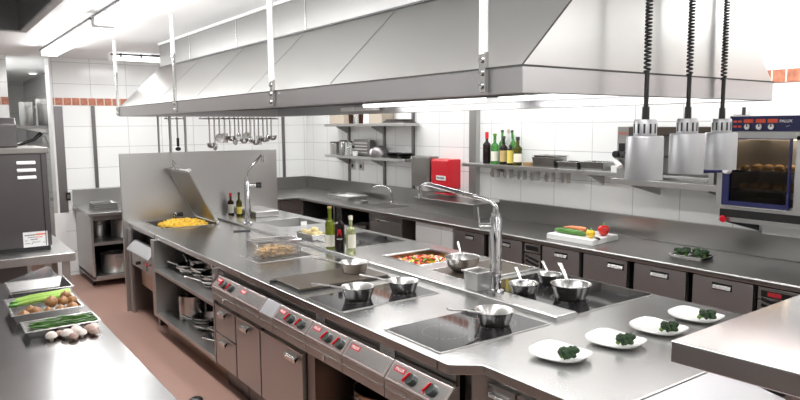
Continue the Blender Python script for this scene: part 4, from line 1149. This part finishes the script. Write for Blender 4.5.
# pans on the wall shelf
def gnpan(x0, x1, y0, y1, z0, h, label):
    t = thing('steel_pan', label, 'food pan', ((x0 + x1) / 2, (y0 + y1) / 2, z0), 'steel pans on the right wall shelf')
    MB().well(x0, x1, y0, y1, z0, z0 + h, .003, .008).build('pan_body', 'gn', t)
    MB().rim(x0 + .002, x1 - .002, y0 + .002, y1 - .002, z0 + h - .001, z0 + h + .003, .012).build('rim', 'bright', t, .001)
gnpan(4.60, 4.78, 3.98, 4.24, 1.4585, .09, 'tall steel pan next to the shelf bottles')
gnpan(4.61, 4.775, 3.97, 4.235, 1.552, .012, 'flat steel pan lid resting on the tall shelf pan')
gnpan(4.60, 4.78, 3.72, 3.94, 1.4585, .06, 'low steel pan in the middle of the right wall shelf')
gnpan(4.60, 4.78, 3.45, 3.69, 1.4585, .07, 'steel pan nearest the salamander on the right wall shelf')
t = thing('dark_dish', 'small dark dish between the shelf bottles and the pans', 'dish', (4.68, 4.34, z))
MB().lathe([(0, z), (.06, z), (.075, z + .035), (.072, z + .035), (.057, z + .005), (0, z + .005)], (4.68, 4.34, 0), 20).build('dish_body', 'wood', t)
t = thing('white_block', 'small white block on the shelf beside the salamander', 'block', (4.62, 3.31, z))
B(4.58, 4.70, 3.27, 3.36, z, z + .05).build('block', 'boardw', t, .004)
for i, y in enumerate((4.80, 4.62, 4.44, 4.27, 4.09, 3.91)):
    if i == 0:
        mug = thing('hanging_pot', 'small steel pot hung under the right wall shelf among the row of six', 'pot', (4.68, y, 1.423), 'small pots hanging under the wall shelf')
        zt = 1.415
        MB().lathe([(.045, zt), (.048, zt), (.046, zt - .085), (.04, zt - .092), (0, zt - .092), (0, zt - .088), (.038, zt - .088), (.045, zt)], (4.68, y, 0), 22).build('pot_body', 'front', mug)
        MB().tube([(4.635, y, zt - .02), (4.61, y, zt - .03), (4.61, y, zt - .065), (4.637, y, zt - .075)], .004, 8).build('handle', 'bright', mug)
        MB().tube([(4.68 - .047, y, zt - .002), (4.68 - .04, y, 1.424), (4.68 + .04, y, 1.424), (4.68 + .047, y, zt - .002)], .003, 6).build('hook', 'bright', mug)
    else: dup(mug, (4.68, y, 1.423))

# red dispenser and grey one
t = thing('red_dispenser', 'red box dispenser with white label on the right wall', 'dispenser', (4.72, 5.62, 1.16))
MB().prism([(4.63, 1.17), (4.63, 1.46), (4.645, 1.475), (XW - .001, 1.475), (XW - .001, 1.15)], 1, 5.485, 5.775).build('casing', 'red', t, .012, seg=3)
lb = B(4.626, 4.630, 5.52, 5.68, 1.245, 1.295).build('white_label', 'paper', t, .001)
m = MB(); mg = MB()
for k in range(8):
    (mg if k < 3 else m).box(4.6252, 4.6262, 5.665 - k * .0165 - .011, 5.665 - k * .0165, 1.262 - (.004 if k in (1, 5) else 0), 1.279 + (.004 if k in (0, 4, 6) else 0))
mg.build('green_print', 'inkg', lb); m.build('dark_print', 'ink', lb)
B(4.66, 4.78, 5.5, 5.75, 1.085, 1.10).build('drip_edge', 'red', t, .004)
B(4.79, 4.815, 5.56, 5.7, 1.10, 1.16).build('back_strip', 'red', t)
t = thing('grey_dispenser', 'grey steel dispenser on the wall left of the red one', 'dispenser', (4.72, 6.0, 1.15))
B(4.66, XW - .026, 5.84, 6.17, 1.145, 1.495).build('casing', 'frontdk', t, .006)
B(4.652, 4.66, 5.86, 6.15, 1.16, 1.48).build('front_cover', 'frontdk', t, .004)
B(4.67, 4.80, 6.17, 6.20, 1.40, 1.49).build('side_catch', 'bright', t, .004)
B(4.68, 4.78, 5.9, 6.1, 1.10, 1.145).build('paper_slot', 'paper', t, .003)

# salamander grill
t = thing('salamander_grill', 'steel salamander grill on the wall shelf behind the heat lamps', 'grill', (4.6, 2.8, 1.425))
zs = 1.4255
B(4.42, 4.79, 3.09, 3.19, zs, 1.83).build('control_column', 'front', t, .004)
B(4.42, 4.79, 2.40, 3.09, 1.76, 1.825).build('hood_box', 'griddle', t, .004)
B(4.42, 4.79, 2.40, 3.09, zs, 1.47).build('base', 'front', t, .004)
B(4.76, 4.79, 2.40, 3.09, 1.47, 1.76).build('back_panel', 'front', t)
B(4.42, 4.79, 2.40, 2.44, 1.47, 1.76).build('side_panel', 'front', t)
B(4.44, 4.75, 2.46, 3.07, 1.60, 1.615).build('grill_rack', 'chrome', t)
B(4.414, 4.42, 3.115, 3.17, 1.60, 1.70).build('dark_plate', 'black', t)
text_mesh('brand_text', 'PALUX', .024, 'orange', t, frame_mtx((4.4195, 3.14, 1.775), *FACE_L))
MB().lathe([(0, 4.36), (.026, 4.36), (.028, 4.415), (0, 4.415)], (0, 3.165, 1.615), 16, 0).build('knob', 'black', t)
MB().lathe([(0, 4.37), (.026, 4.37), (.028, 4.415), (0, 4.415)], (0, 3.105, 1.615), 16, 0).build('knob', 'chrome', t)
MB().tube([(4.39, 3.185, 1.575), (4.37, 3.12, 1.52)], .022, 14).build('white_lever', 'white', t)
MB().tube([(4.42, 3.16, 1.56), (4.385, 3.165, 1.56)], .008, 10).build('lever_pin', 'black', t)
B(4.412, 4.42, 2.44, 2.96, 1.435, 1.455).build('drip_tray', 'chrome', t)
B(4.40, 4.42, 2.95, 2.98, 1.43, 1.465).build('red_grip', 'redknob', t, .004)
t = thing('wall_sensor', 'small white sensor box on the right wall above the oven', 'sensor', (XW, 2.42, 1.94))
B(XW - .06, XW - .001, 2.37, 2.47, 1.90, 1.98).build('casing', 'paper', t, .01)
B(XW - .062, XW - .06, 2.375, 2.40, 1.905, 1.96).build('dark_lens', 'ink', t)

# combi oven
ov = thing('combi_oven', 'combi oven with navy control panel and food trays at the right edge', 'oven', (4.55, 1.9, 1.26))
ox = 4.30; oy1, oy0 = 2.315, 1.50
m = MB()
m.box(ox, 4.79, oy0, oy1 - .0, 1.285, 1.33); m.box(ox, 4.79, oy0, oy1, 1.746, 1.795)
m.box(ox, 4.79, oy1 - .055, oy1, 1.33, 1.77); m.box(ox, 4.79, oy0, 1.83, 1.33, 1.77); m.box(4.76, 4.79, 1.83, oy1 - .055, 1.33, 1.77)
m.build('casing', 'front', ov)
B(ox, 4.79, oy0, 2.245, 1.795, 1.895).build('control_housing', 'front', ov, .003)
cp = B(ox - .008, ox, oy0, 2.24, 1.797, 1.893).build('control_panel', 'blue', ov, .002)
for y in (2.12, 2.045, 1.972):
    k = MB().lathe([(0, ox - .03), (.018, ox - .03), (.021, ox - .008), (0, ox - .008)], (0, y, 1.825), 18, 0).build('dial', 'bright', cp)
    B(ox - .032, ox - .029, y - .003, y + .003, 1.824, 1.842).build('pointer', 'ink', k)
    o = MB()
    for q in range(5): o.box(ox - .0092, ox - .008, y - .028 + q * .011, y - .020 + q * .011, 1.853, 1.870)
    o.box(ox - .0088, ox - .0078, y - .03, y + .03, 1.850, 1.873)
    o.build('orange_scale', 'orange', cp)
for z0 in (1.858, 1.826):
    for y in (2.205, 2.175):
        B(ox - .009, ox - .008, y - .011, y + .011, z0 - .006, z0 + .007).build('orange_print', 'orange', cp)
text_mesh('brand_text', 'PALUX', .024, 'paper', cp, frame_mtx((ox - .0085, 1.895, 1.859), *FACE_L))
MB().tube([(ox - .009, 1.892, 1.826), (ox - .009, 1.872, 1.832)], .002, 5).build('logo_stroke', 'front', cp)
dr = MB().add([], []) 
m = MB()
m.slab(1.848, 2.262, 1.315, 1.752, 0, .026, [(1.857, 2.215, 1.345, 1.745)])
m.v = [(ox - .03 + z, x, y) for x, y, z in m.v]
door = m.build('oven_door', 'blue', ov)
gm, nt, b_ = newmat('oven_glass'); b_.inputs['Base Color'].default_value = (.38, .36, .35, 1); b_.inputs['Roughness'].default_value = .03
b_.inputs['Transmission Weight'].default_value = 1; b_.inputs['IOR'].default_value = 1.15; M['oglass'] = gm
B(ox - .02, ox - .016, 1.857, 2.215, 1.345, 1.745).build('window_pane', 'oglass', door, smooth=0)
B(ox - .034, ox - .03, 1.845, 2.262, 1.309, 1.315).build('door_edge', 'bright', door)
MB().tube([(ox - .04, 2.22, 1.545), (ox - .075, 2.27, 1.54), (ox - .08, 2.36, 1.535)], [.012, .014, .017], 12).build('door_handle', 'blue', door)
MB().lathe([(0, ox - .07), (.02, ox - .07), (.026, ox - .05), (.026, ox - .03), (0, ox - .03)], (0, 2.225, 1.545), 14, 0).build('latch', 'white', door)
for i, zt in enumerate((1.545, 1.425)):
    tr = MB().well(4.34, 4.74, 1.85, 2.235, zt - .015, zt, .003, .004).build('rack_tray', 'bright', ov)
B(4.50, 4.70, 1.86, 2.23, 1.738, 1.7455).build('cavity_lamp', plain('oven_lamp', (1, .8, .5), .5, emit=(1, .8, .55), es=3), ov)
for r_, zt in enumerate((1.533, 1.413)):
    for k in range(10):
        y, x = 1.90 + (k % 5) * .07, 4.40 + (k // 5) * .17
        o = MB().ball((x, y, zt + .0225), .028, 12, 8, (1.4, 1.05, .75), .06, k).build('bread_roll', 'bread')
        tag(o, 'golden bread roll on the ' + ('upper' if r_ == 0 else 'lower') + ' tray inside the combi oven', 'bread roll', ('upper' if r_ == 0 else 'lower') + ' oven tray rolls')
B(4.32, 4.79, oy0, 2.295, 1.23, 1.2845).build('black_base', 'black', ov)
MB().tube([(4.31, 2.265, 1.222), (4.28, 2.25, 1.215)], .02, 12).build('red_tap', 'redknob', ov)
t = thing('oven_bracket', 'steel wall bracket carrying the combi oven', 'bracket', (4.7, 1.9, 1.1))
B(4.32, XW - .02, 1.5, 2.30, 1.20, 1.2295).build('bracket_plate', 'front', t)
for y in (2.27, 1.75):
    MB().prism([(XW - .02, 1.20), (4.36, 1.20), (4.36, 1.19), (XW - .02, 1.09)], 1, y - .012, y + .012).build('gusset', 'black', t)
B(4.58, 4.79, 1.55, 2.14, 1.10, 1.19).build('white_drip_box', 'white', t, .01)

# ------------------------------------------------------------------ utensils on a rail behind the splash panel
t = thing('utensil_rail', 'steel utensil rail under the far end of the hood', 'rail', (2.9, 6.99, 1.94))
MB().tube([(2.44, 6.99, 1.935), (3.36, 6.99, 1.935)], .008, 10).build('bar', 'chrome', t)
for x in (2.46, 3.34):
    MB().tube([(x, 6.99, 1.935), (x, 6.99, 1.957)], .008, 8).build('mount', 'chrome', t)
ut = {}
def utensil(kind, x, L, label, y=6.982):
    zt = 1.945
    key = (kind, L)
    if key in ut: return dup(ut[key], (x, y, zt), 0, label)
    t = thing('hanging_utensil', label, 'utensil', (x, y, zt), 'utensils hanging under the hood'); ut[key] = t
    MB().tube([(x, y + .018, zt - .014), (x, y + .014, zt + .002), (x, y - .004, zt + .004), (x, y - .008, zt - .02), (x, y - .008, zt - L + .04)], [.005, .005, .006, .008, .009], 8).build('shaft', 'front', t)
    e = zt - L
    if kind == 'ladle':
        MB().lathe([(.045, e + .05), (.047, e + .05), (.043, e + .02), (.026, e + .0), (0, e - .006), (0, e - .002), (.024, e + .004), (.041, e + .022), (.045, e + .05)], (x, y - .04, 0), 22).build('bowl', 'chrome', t)
    elif kind == 'spoon':
        MB().ball((x, y - .012, e + .02), .034, 14, 10, (.8, .3, 1.2)).build('bowl', 'chrome', t)
    elif kind == 'skimmer':
        MB().lathe([(0, y - .014), (.048, y - .018), (.05, y - .016), (0, y - .010)], (x, 0, e + .03), 22, 1).build('disc', 'bright', t)
    elif kind == 'spatula':
        B(x - .035, x + .035, y - .012, y - .008, e - .03, e + .07).build('blade', 'bright', t, .002)
    elif kind == 'whisk':
        m = MB()
        for k in range(6):
            a = pi * k / 6
            m.tube([(x + .026 * sin(q) * cos(a), y - .008 + .026 * sin(q) * sin(a), e + .05 - .09 * (1 - cos(q)) / 2 + .03) for q in [2 * pi * w / 14 for w in range(15)]], .0015, 5)
        m.build('wires', 'chrome', t)
    elif kind == 'brush':
        B(x - .012, x + .012, y - .02, y + .004, e + .03, e + .12).build('grip', 'black', t, .004)
        MB().ball((x, y - .008, e + .005), .03, 12, 8, (1, .6, .7)).build('head', 'black', t)
    return t
kinds = [('ladle', 2.545, .32), ('spoon', 2.60, .33), ('skimmer', 2.655, .25), ('spatula', 2.715, .24), ('ladle', 2.775, .25), ('spoon', 2.83, .28), ('whisk', 2.875, .25), ('ladle', 2.92, .28), ('skimmer', 2.965, .24), ('spoon', 3.01, .26), ('ladle', 3.06, .30), ('spatula', 3.11, .27), ('ladle', 3.165, .27), ('spoon', 3.215, .25), ('ladle', 3.265, .25)]
ordn = ['first', 'second', 'third', 'fourth', 'fifth', 'sixth', 'seventh', 'eighth', 'ninth', 'tenth', 'eleventh', 'twelfth', 'thirteenth', 'fourteenth', 'rightmost']
for i, (k, x, L) in enumerate(kinds):
    utensil(k, x, L, 'steel %s hanging under the hood, %s' % (k, (ordn[i] + ' utensil of the row counted from the left') if i < 14 else 'rightmost utensil of the row'))
utensil('brush', 2.205, .33, 'black handled utensil hanging alone between the panel posts', y=6.99)
t = thing('hook_bar', 'short steel bar between the splash panel posts', 'rail', (2.19, 6.99, 1.94))
MB().tube([(2.08, 6.998, 1.935), (2.29, 6.998, 1.935)], .006, 8).build('bar', 'chrome', t)
for x in (2.10, 2.27): MB().tube([(x, 6.998, 1.935), (x, 6.998, 1.957)], .005, 8).build('mount', 'chrome', t)

# ------------------------------------------------------------------ far cabinet
t = thing('pot_cabinet', 'open steel cabinet with pots against the far wall left of the island', 'cabinet', (2.1, 8.6, 0))
B(1.505, 2.75, 8.06, YW - .015, .845, .88).build('top_sheet', 'top', t, .005)
B(1.515, 2.75, YW - .028, YW - .013, .88, 1.08).build('upstand', 'front', t, .003)
B(1.535, 1.56, 8.14, YW - .015, .10, .845).build('side_panel', 'front', t)
B(2.70, 2.74, 8.14, YW - .015, .10, .845).build('side_panel', 'front', t)
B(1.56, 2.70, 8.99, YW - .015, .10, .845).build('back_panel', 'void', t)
B(1.56, 2.70, 8.14, 8.99, .49, .525).build('shelf', 'front', t, .002)
B(1.535, 2.74, 8.14, 8.99, .08, .13).build('bottom_shelf', 'front', t, .002)
B(1.56, 2.70, 8.16, 8.18, .78, .845).build('dark_rail', 'frontdk', t)  # dark steel rail set back below the top sheet
for x in (1.57, 2.68): B(x - .02, x + .02, 8.3, 8.34, 0, .08).build('foot', 'black', t)
def pot(x, y, z, r, h, label, mat='front', cat='pot'):
    t = thing('cooking_pot', label, cat, (x, y, z))
    MB().lathe([(0, z), (r - .004, z), (r, z + .005), (r, z + h), (r + .005, z + h + .003), (r - .004, z + h), (r - .004, z + .008), (0, z + .008)], (x, y, 0), 30).build('pot_body', mat, t)
    MB().tube([(x + .03, y - r, z + h * .8), (x + .03, y - r - .035, z + h * .82), (x - .03, y - r - .035, z + h * .82), (x - .03, y - r, z + h * .8)], .005, 8).build('handle', 'chrome', t)
    MB().tube([(x + r, y + .03, z + h * .8), (x + r + .035, y + .03, z + h * .82), (x + r + .035, y - .03, z + h * .82), (x + r, y - .03, z + h * .8)], .005, 8).build('handle', 'chrome', t)
pot(1.82, 8.36, .1305, .155, .225, 'large steel pot on the bottom shelf of the far cabinet')
pot(1.72, 8.62, .5255, .10, .20, 'small steel pot at the left of the upper shelf in the far cabinet')
pot(1.955, 8.42, .5255, .14, .22, 'big steel pot on the upper shelf of the far cabinet')
pot(2.25, 8.42, .1305, .14, .2, 'steel pot on the bottom shelf of the far cabinet beside the large one')
for i in range(3):
    t = thing('oven_tray', ['bottom', 'middle', 'top'][i] + ' steel tray of the pile on the far cabinet', 'tray', (1.75, 8.5, .88), 'trays piled on the far cabinet')
    MB().well(1.63 + .004 * i, 1.90 - .004 * i, 8.38, 8.70, .8805 + i * .024, .902 + i * .024, .003, .006).build('tray_body', 'gn', t)
    MB().rim(1.632 + .004 * i, 1.898 - .004 * i, 8.382, 8.698, .900 + i * .024, .9035 + i * .024, .012).build('rim', 'bright', t)

# shelf with pots in the passage
t = thing('passage_shelf', 'shelf with pots seen through the passage opening', 'shelf', (1.4, 9.8, 1.86))
B(1.02, 1.68, 9.55, 10.1, 1.845, 1.875).build('shelf_board', 'darksteel', t)
MB().prism([(1.68, 1.845), (1.08, 1.845), (1.68, 1.70)], 1, 9.60, 9.63).build('bracket', 'front', t)
MB().prism([(1.68, 1.845), (1.08, 1.845), (1.68, 1.70)], 1, 10.0, 10.03).build('bracket', 'front', t)
pot(1.155, 9.70, 1.8755, .082, .30, 'tall steel pot on the passage shelf, left one')
pot(1.352, 9.78, 1.8755, .080, .345, 'tall steel pot on the passage shelf, right one')
t = thing('black_bracket_arm', 'black can opener arm below the passage shelf', 'can opener', (1.25, 9.7, 1.66))
MB().tube([(1.02, 9.72, 1.63), (1.22, 9.72, 1.70), (1.31, 9.72, 1.78)], [.02, .022, .03], 10).build('arm', 'black', t)
MB().tube([(1.06, 9.72, 1.64), (1.06, 9.72, .95)], .018, 10).build('post', 'darksteel', t)
MB().tube([(1.33, 9.72, 1.73), (1.385, 9.72, 1.56)], .03, 10).build('crank', 'front', t)
t = thing('passage_table', 'steel table standing in the passage under the pots', 'table', (1.25, 9.8, 0))
B(1.00, 1.66, 9.5, 10.3, .91, .95).build('table_top', 'front', t)
for x in (1.04, 1.62):
    for y in (9.54, 10.26): B(x - .02, x + .02, y - .02, y + .02, 0, .91).build('leg', 'front', t)

# ------------------------------------------------------------------ left counter
t = thing('left_worktop', 'stainless worktop in the near left corner with vegetables', 'worktop', (.2, 3, .86))
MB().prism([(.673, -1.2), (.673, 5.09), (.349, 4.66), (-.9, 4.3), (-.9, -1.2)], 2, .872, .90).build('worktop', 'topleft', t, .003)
t = thing('left_counter_cabinet', 'steel cabinet under the left worktop', 'cabinet', (.1, 2, 0))
B(-.85, .60, -1.15, 4.30, .12, .871).build('carcass', 'front', t)
B(-.80, .55, -1.1, 4.25, 0, .12).build('plinth', 'darksteel', t)
for k in range(6):
    y0 = -1.1 + k * .9
    d = B(.60, .62, y0 + .01, y0 + .88, .14, .85).build('door', 'front', t, .003)
    B(.62, .635, y0 + .35, y0 + .55, .80, .815).build('handle', 'bright', d, .003)

t = thing('machine_table', 'steel table carrying the dark louvred machine on the left', 'table', (.3, 5.9, 0))
B(-.9, .918, 5.505, 6.60, .835, .90).build('table_top', 'front', t, .004)
for x, y in ((.86, 5.58), (.86, 6.52), (-.8, 6.52)):
    B(x - .025, x + .025, y - .025, y + .025, 0, .835).build('leg', 'front', t)
B(-.85, .60, 5.60, 6.5, .08, .834).build('under_cabinet', 'machine', t)
B(-.80, .55, 5.62, 6.45, 0, .08).build('plinth', 'darksteel', t)
mc = thing('louvred_machine', 'dark grey kitchen machine with three white louvres and a paper label', 'appliance', (.3, 6.1, .90))
B(-.6, .80, 5.75, 6.45, .935, 1.655).build('casing', 'machine', mc, .006)
B(-.61, .815, 5.735, 6.46, 1.655, 1.70).build('top_cap', 'frontdk', mc, .005)
B(-.58, .79, 5.77, 6.43, .9003, .935).build('black_base', 'black', mc)
B(.755, .762, 5.747, 5.7505, .94, 1.65).build('panel_gap', 'black', mc)
for zc in (1.587, 1.53, 1.475):
    MB().prism([(5.751, zc - .014), (5.735, zc - .014), (5.732, zc - .004), (5.751, zc + .014)], 0, .592, .72).build('louvre', 'white', mc, .004)
lb = B(.602, .770, 5.747, 5.7495, .935, 1.052).build('paper_label', 'paper', mc)
m = MB(); rnd = random.Random(2)
def lab(x0, x1, z0, z1): m.box(x0, x1, 5.7462, 5.747, z0, z1)
for k in range(7): lab(.614 + k * .0105, .622 + k * .0105, 1.024, 1.032)
for k in range(5): lab(.635 + k * .011, .643 + k * .011, 1.008, 1.013)
for k in range(5): lab(.652 + k * .010, .659 + k * .010, .990, .996)
for k in range(3): lab(.612 + k * .007, .617 + k * .007, .984, .988)
for k in range(4): lab(.614 + k * .009, .620 + k * .009, .962, .967)
for k in range(3): lab(.735 + k * .008, .740 + k * .008, .962, .967)
m.build('small_print', 'ink', lb)
m = MB()
for k in range(6): m.box(.688 + k * .011, .697 + k * .011, 5.7462, 5.747, 1.024, 1.036)
for k in range(5): m.box(.69 + k * .009, .697 + k * .009, 5.7462, 5.747, 1.006, 1.012)
m.build('orange_print', 'orange', lb)
MB().tube([(.658, 5.746, .956), (.672, 5.746, .978), (.680, 5.746, .966), (.692, 5.746, .974), (.70, 5.746, .967), (.716, 5.746, .977)], .0016, 5).build('signature', 'ink', lb)
MB().prism([(5.95, 1.70), (5.95, 1.88), (6.0, 1.93), (6.4, 1.93), (6.4, 1.70)], 0, -.55, .632).build('raised_rear', 'machine', mc, .01)

# trays on the left counter
def gtray(x0, x1, y0, y1, h, label, name='serving_tray'):
    t = thing(name, label, 'tray', ((x0 + x1) / 2, (y0 + y1) / 2, .90))
    MB().well(x0, x1, y0, y1, .9003, .90 + h, .004, .018).build('tray_body', 'gn', t, .003)
    MB().rim(x0 + .003, x1 - .003, y0 + .003, y1 - .003, .90 + h - .002, .90 + h + .002, .010).build('rim', 'bright', t, .001)
    return t
gtray(.350, .652, 4.06, 4.375, .058, 'empty steel tray, farthest of the three on the left worktop')
gtray(.31, .618, 3.60, 3.98, .05, 'steel tray of celery and onions, middle of the three on the left worktop')
gtray(.335, .640, 3.315, 3.50, .038, 'shallow steel tray of green beans, nearest of the three')
for i in range(5):
    y = 3.772 + .021 * i; z = .9635 + .009 * (i % 2)
    t = thing('celery_stalk', 'green celery stalk lying across the back of the onion tray', 'celery', (.46, y, z), 'celery stalks in the middle tray')
    m = MB(); x0, x1 = .322 + .008 * i, .575 + .006 * ((i * 3) % 5)
    m.tube([(x0, y, z), (.42, y + .004, z + .006), (x1, y - .002, z + .012)], [.008, .012, .0145], 10).build('stem', 'celery', t)
    MB().tube([(x1 - .003, y - .002, z + .012), (x1 + .004, y - .002, z + .0125)], [.014, .010], 10).build('cut_end', 'celeryl', t)
    if i < 3:
        MB().ball((x0 + .006, y - .02 + .006 * i, z + .002), .018, 9, 6, (1.2, .9, .5), .3, i).build('leaves', 'leaf', t)
def onion(x, y, z, r, rz):
    t = thing('onion', 'brown skinned onion in the middle steel tray on the left worktop', 'onion', (x, y, z), 'onions in the middle tray')
    MB().lathe([(0, z - r * .92), (r * .45, z - r * .8), (r * .85, z - r * .42), (r, z), (r * .9, z + r * .42), (r * .60, z + r * .74), (r * .22, z + r * .90), (.004, z + r * 1.02), (0, z + r * 1.03)], (x, y, 0), 18).build('bulb', 'onion', t)
    MB().tube([(x, y, z + r * .9), (x + .003, y, z + r * 1.16)], [.004, .0015], 6).build('dry_neck', 'wood', t)
    t.rotation_euler = (0, 0, rz)
for i, (x, y, z, r) in enumerate(((.36, 3.645, .94, .029), (.415, 3.665, .944, .029), (.468, 3.65, .94, .026), (.525, 3.655, .94, .028), (.580, 3.66, .942, .030),
                               (.49, 3.70, .975, .033), (.545, 3.715, .968, .028), (.59, 3.735, .96, .029), (.565, 3.76, .985, .026), (.40, 3.725, .94, .028))):
    onion(x, y - .012, z - .003, r * .95, i)
rnd = random.Random(9)
for i in range(60):
    x = rnd.uniform(.37, .60); y = 3.345 + .125 * rnd.random(); z = .912 + rnd.random() * .045 * (1 - abs((y - 3.405) / .1) ** 2 * .8)
    a = radians(rnd.uniform(-22, 30)); L = rnd.uniform(.05, .075); bow = rnd.uniform(-.006, .006); dz = rnd.uniform(-.006, .010)
    x = min(max(x, .352 + L), .63 - L * .8)
    P = []
    for k in range(5):
        u = (k - 2) / 2
        P.append((x + L * u * cos(a), y + L * u * sin(a) + bow * (1 - u * u), z + dz * u))
    if i == 0:
        o = MB().tube(P, [.0015, .0036, .004, .0036, .0015], 6).build('green_bean', 'bean')
    else:
        o = MB().tube(P, [.0015, .0036, .004, .0036, .0015], 6).build('green_bean', 'bean')
    tag(o, 'slender green bean in the shallow tray nearest the mushrooms', 'green bean', 'green beans in the shallow tray')
def mushroom(x, y, r, up, brown, i):
    r *= .9
    t = thing('mushroom', ('brown' if brown else 'white') + ' mushroom on the left worktop in front of the green beans', 'mushroom', (x, y, .9003), ('brown' if brown else 'white') + ' mushrooms by the bean tray')
    cx, cy, cz = x, y, .9003
    MB().lathe([(0, r * .35), (r * .8, r * .35), (r, r * .6), (r * .9, r * 1.05), (r * .5, r * 1.4), (0, r * 1.5)], (x, y, .9003), 18).build('cap', 'mushp' if brown else 'mushw', t)
    MB().lathe([(0, r * .33), (r * .78, r * .34), (0, r * .36)], (x, y, .9003), 18).build('gills', 'mushb', t)
    MB().lathe([(0, 0), (r * .3, 0), (r * .35, r * .36), (0, r * .36)], (x, y, .9003), 12).build('stem', 'mushw' if not brown else 'mushb', t)
    return t
for i, (x, y, r, b_) in enumerate(((.425, 3.265, .028, 0), (.462, 3.29, .022, 1), (.487, 3.255, .030, 0), (.505, 3.205, .024, 1), (.53, 3.285, .030, 0), (.545, 3.235, .026, 0), (.585, 3.275, .028, 1), (.595, 3.225, .024, 1), (.61, 3.305, .026, 0))):
    mushroom(x, y, r, True, b_, i)

# ------------------------------------------------------------------ world, camera, view
w = bpy.data.worlds.new('world'); SC.world = w; w.use_nodes = True
w.node_tree.nodes['Background'].inputs[0].default_value = (.9, .95, 1, 1); w.node_tree.nodes['Background'].inputs[1].default_value = .25
cam = bpy.data.cameras.new('camera'); co = bpy.data.objects.new('camera', cam); COL.objects.link(co)
cam.sensor_fit = 'HORIZONTAL'; cam.sensor_width = 36; cam.lens = 660.584 / 800 * 36; cam.clip_start = .02
yaw, pit, rol = radians(36.01026), radians(6.45191), radians(-.40329)
Fv = Vector((sin(yaw) * cos(pit), cos(yaw) * cos(pit), -sin(pit))); r0 = Vector((cos(yaw), -sin(yaw), 0)); u0 = r0.cross(Fv)
rv = r0 * cos(rol) + u0 * sin(rol); uv = -r0 * sin(rol) + u0 * cos(rol)
co.matrix_world = Matrix(((rv.x, uv.x, -Fv.x, 0), (rv.y, uv.y, -Fv.y, 0), (rv.z, uv.z, -Fv.z, 1.85), (0, 0, 0, 1)))
SC.camera = co
vs = SC.view_settings; vs.view_transform = 'Standard'; vs.look = 'None'; vs.exposure = 0.5; vs.gamma = 1; vs.use_curve_mapping = False
SC.cycles.use_denoising = True
SC.cycles.max_bounces = 10; SC.cycles.glossy_bounces = 6; SC.cycles.diffuse_bounces = 5
SC.cycles.sample_clamp_indirect = 4; SC.cycles.blur_glossy = 1.5

t = thing('floor_drain', 'small black round cover on the red floor between worktop and island', 'drain cover', (1.415, 4.30, 0))
MB().lathe([(0, .001), (.045, .001), (.045, .012), (.035, .02), (0, .022)], (1.405, 4.305, 0), 20).build('cover', 'black', t)
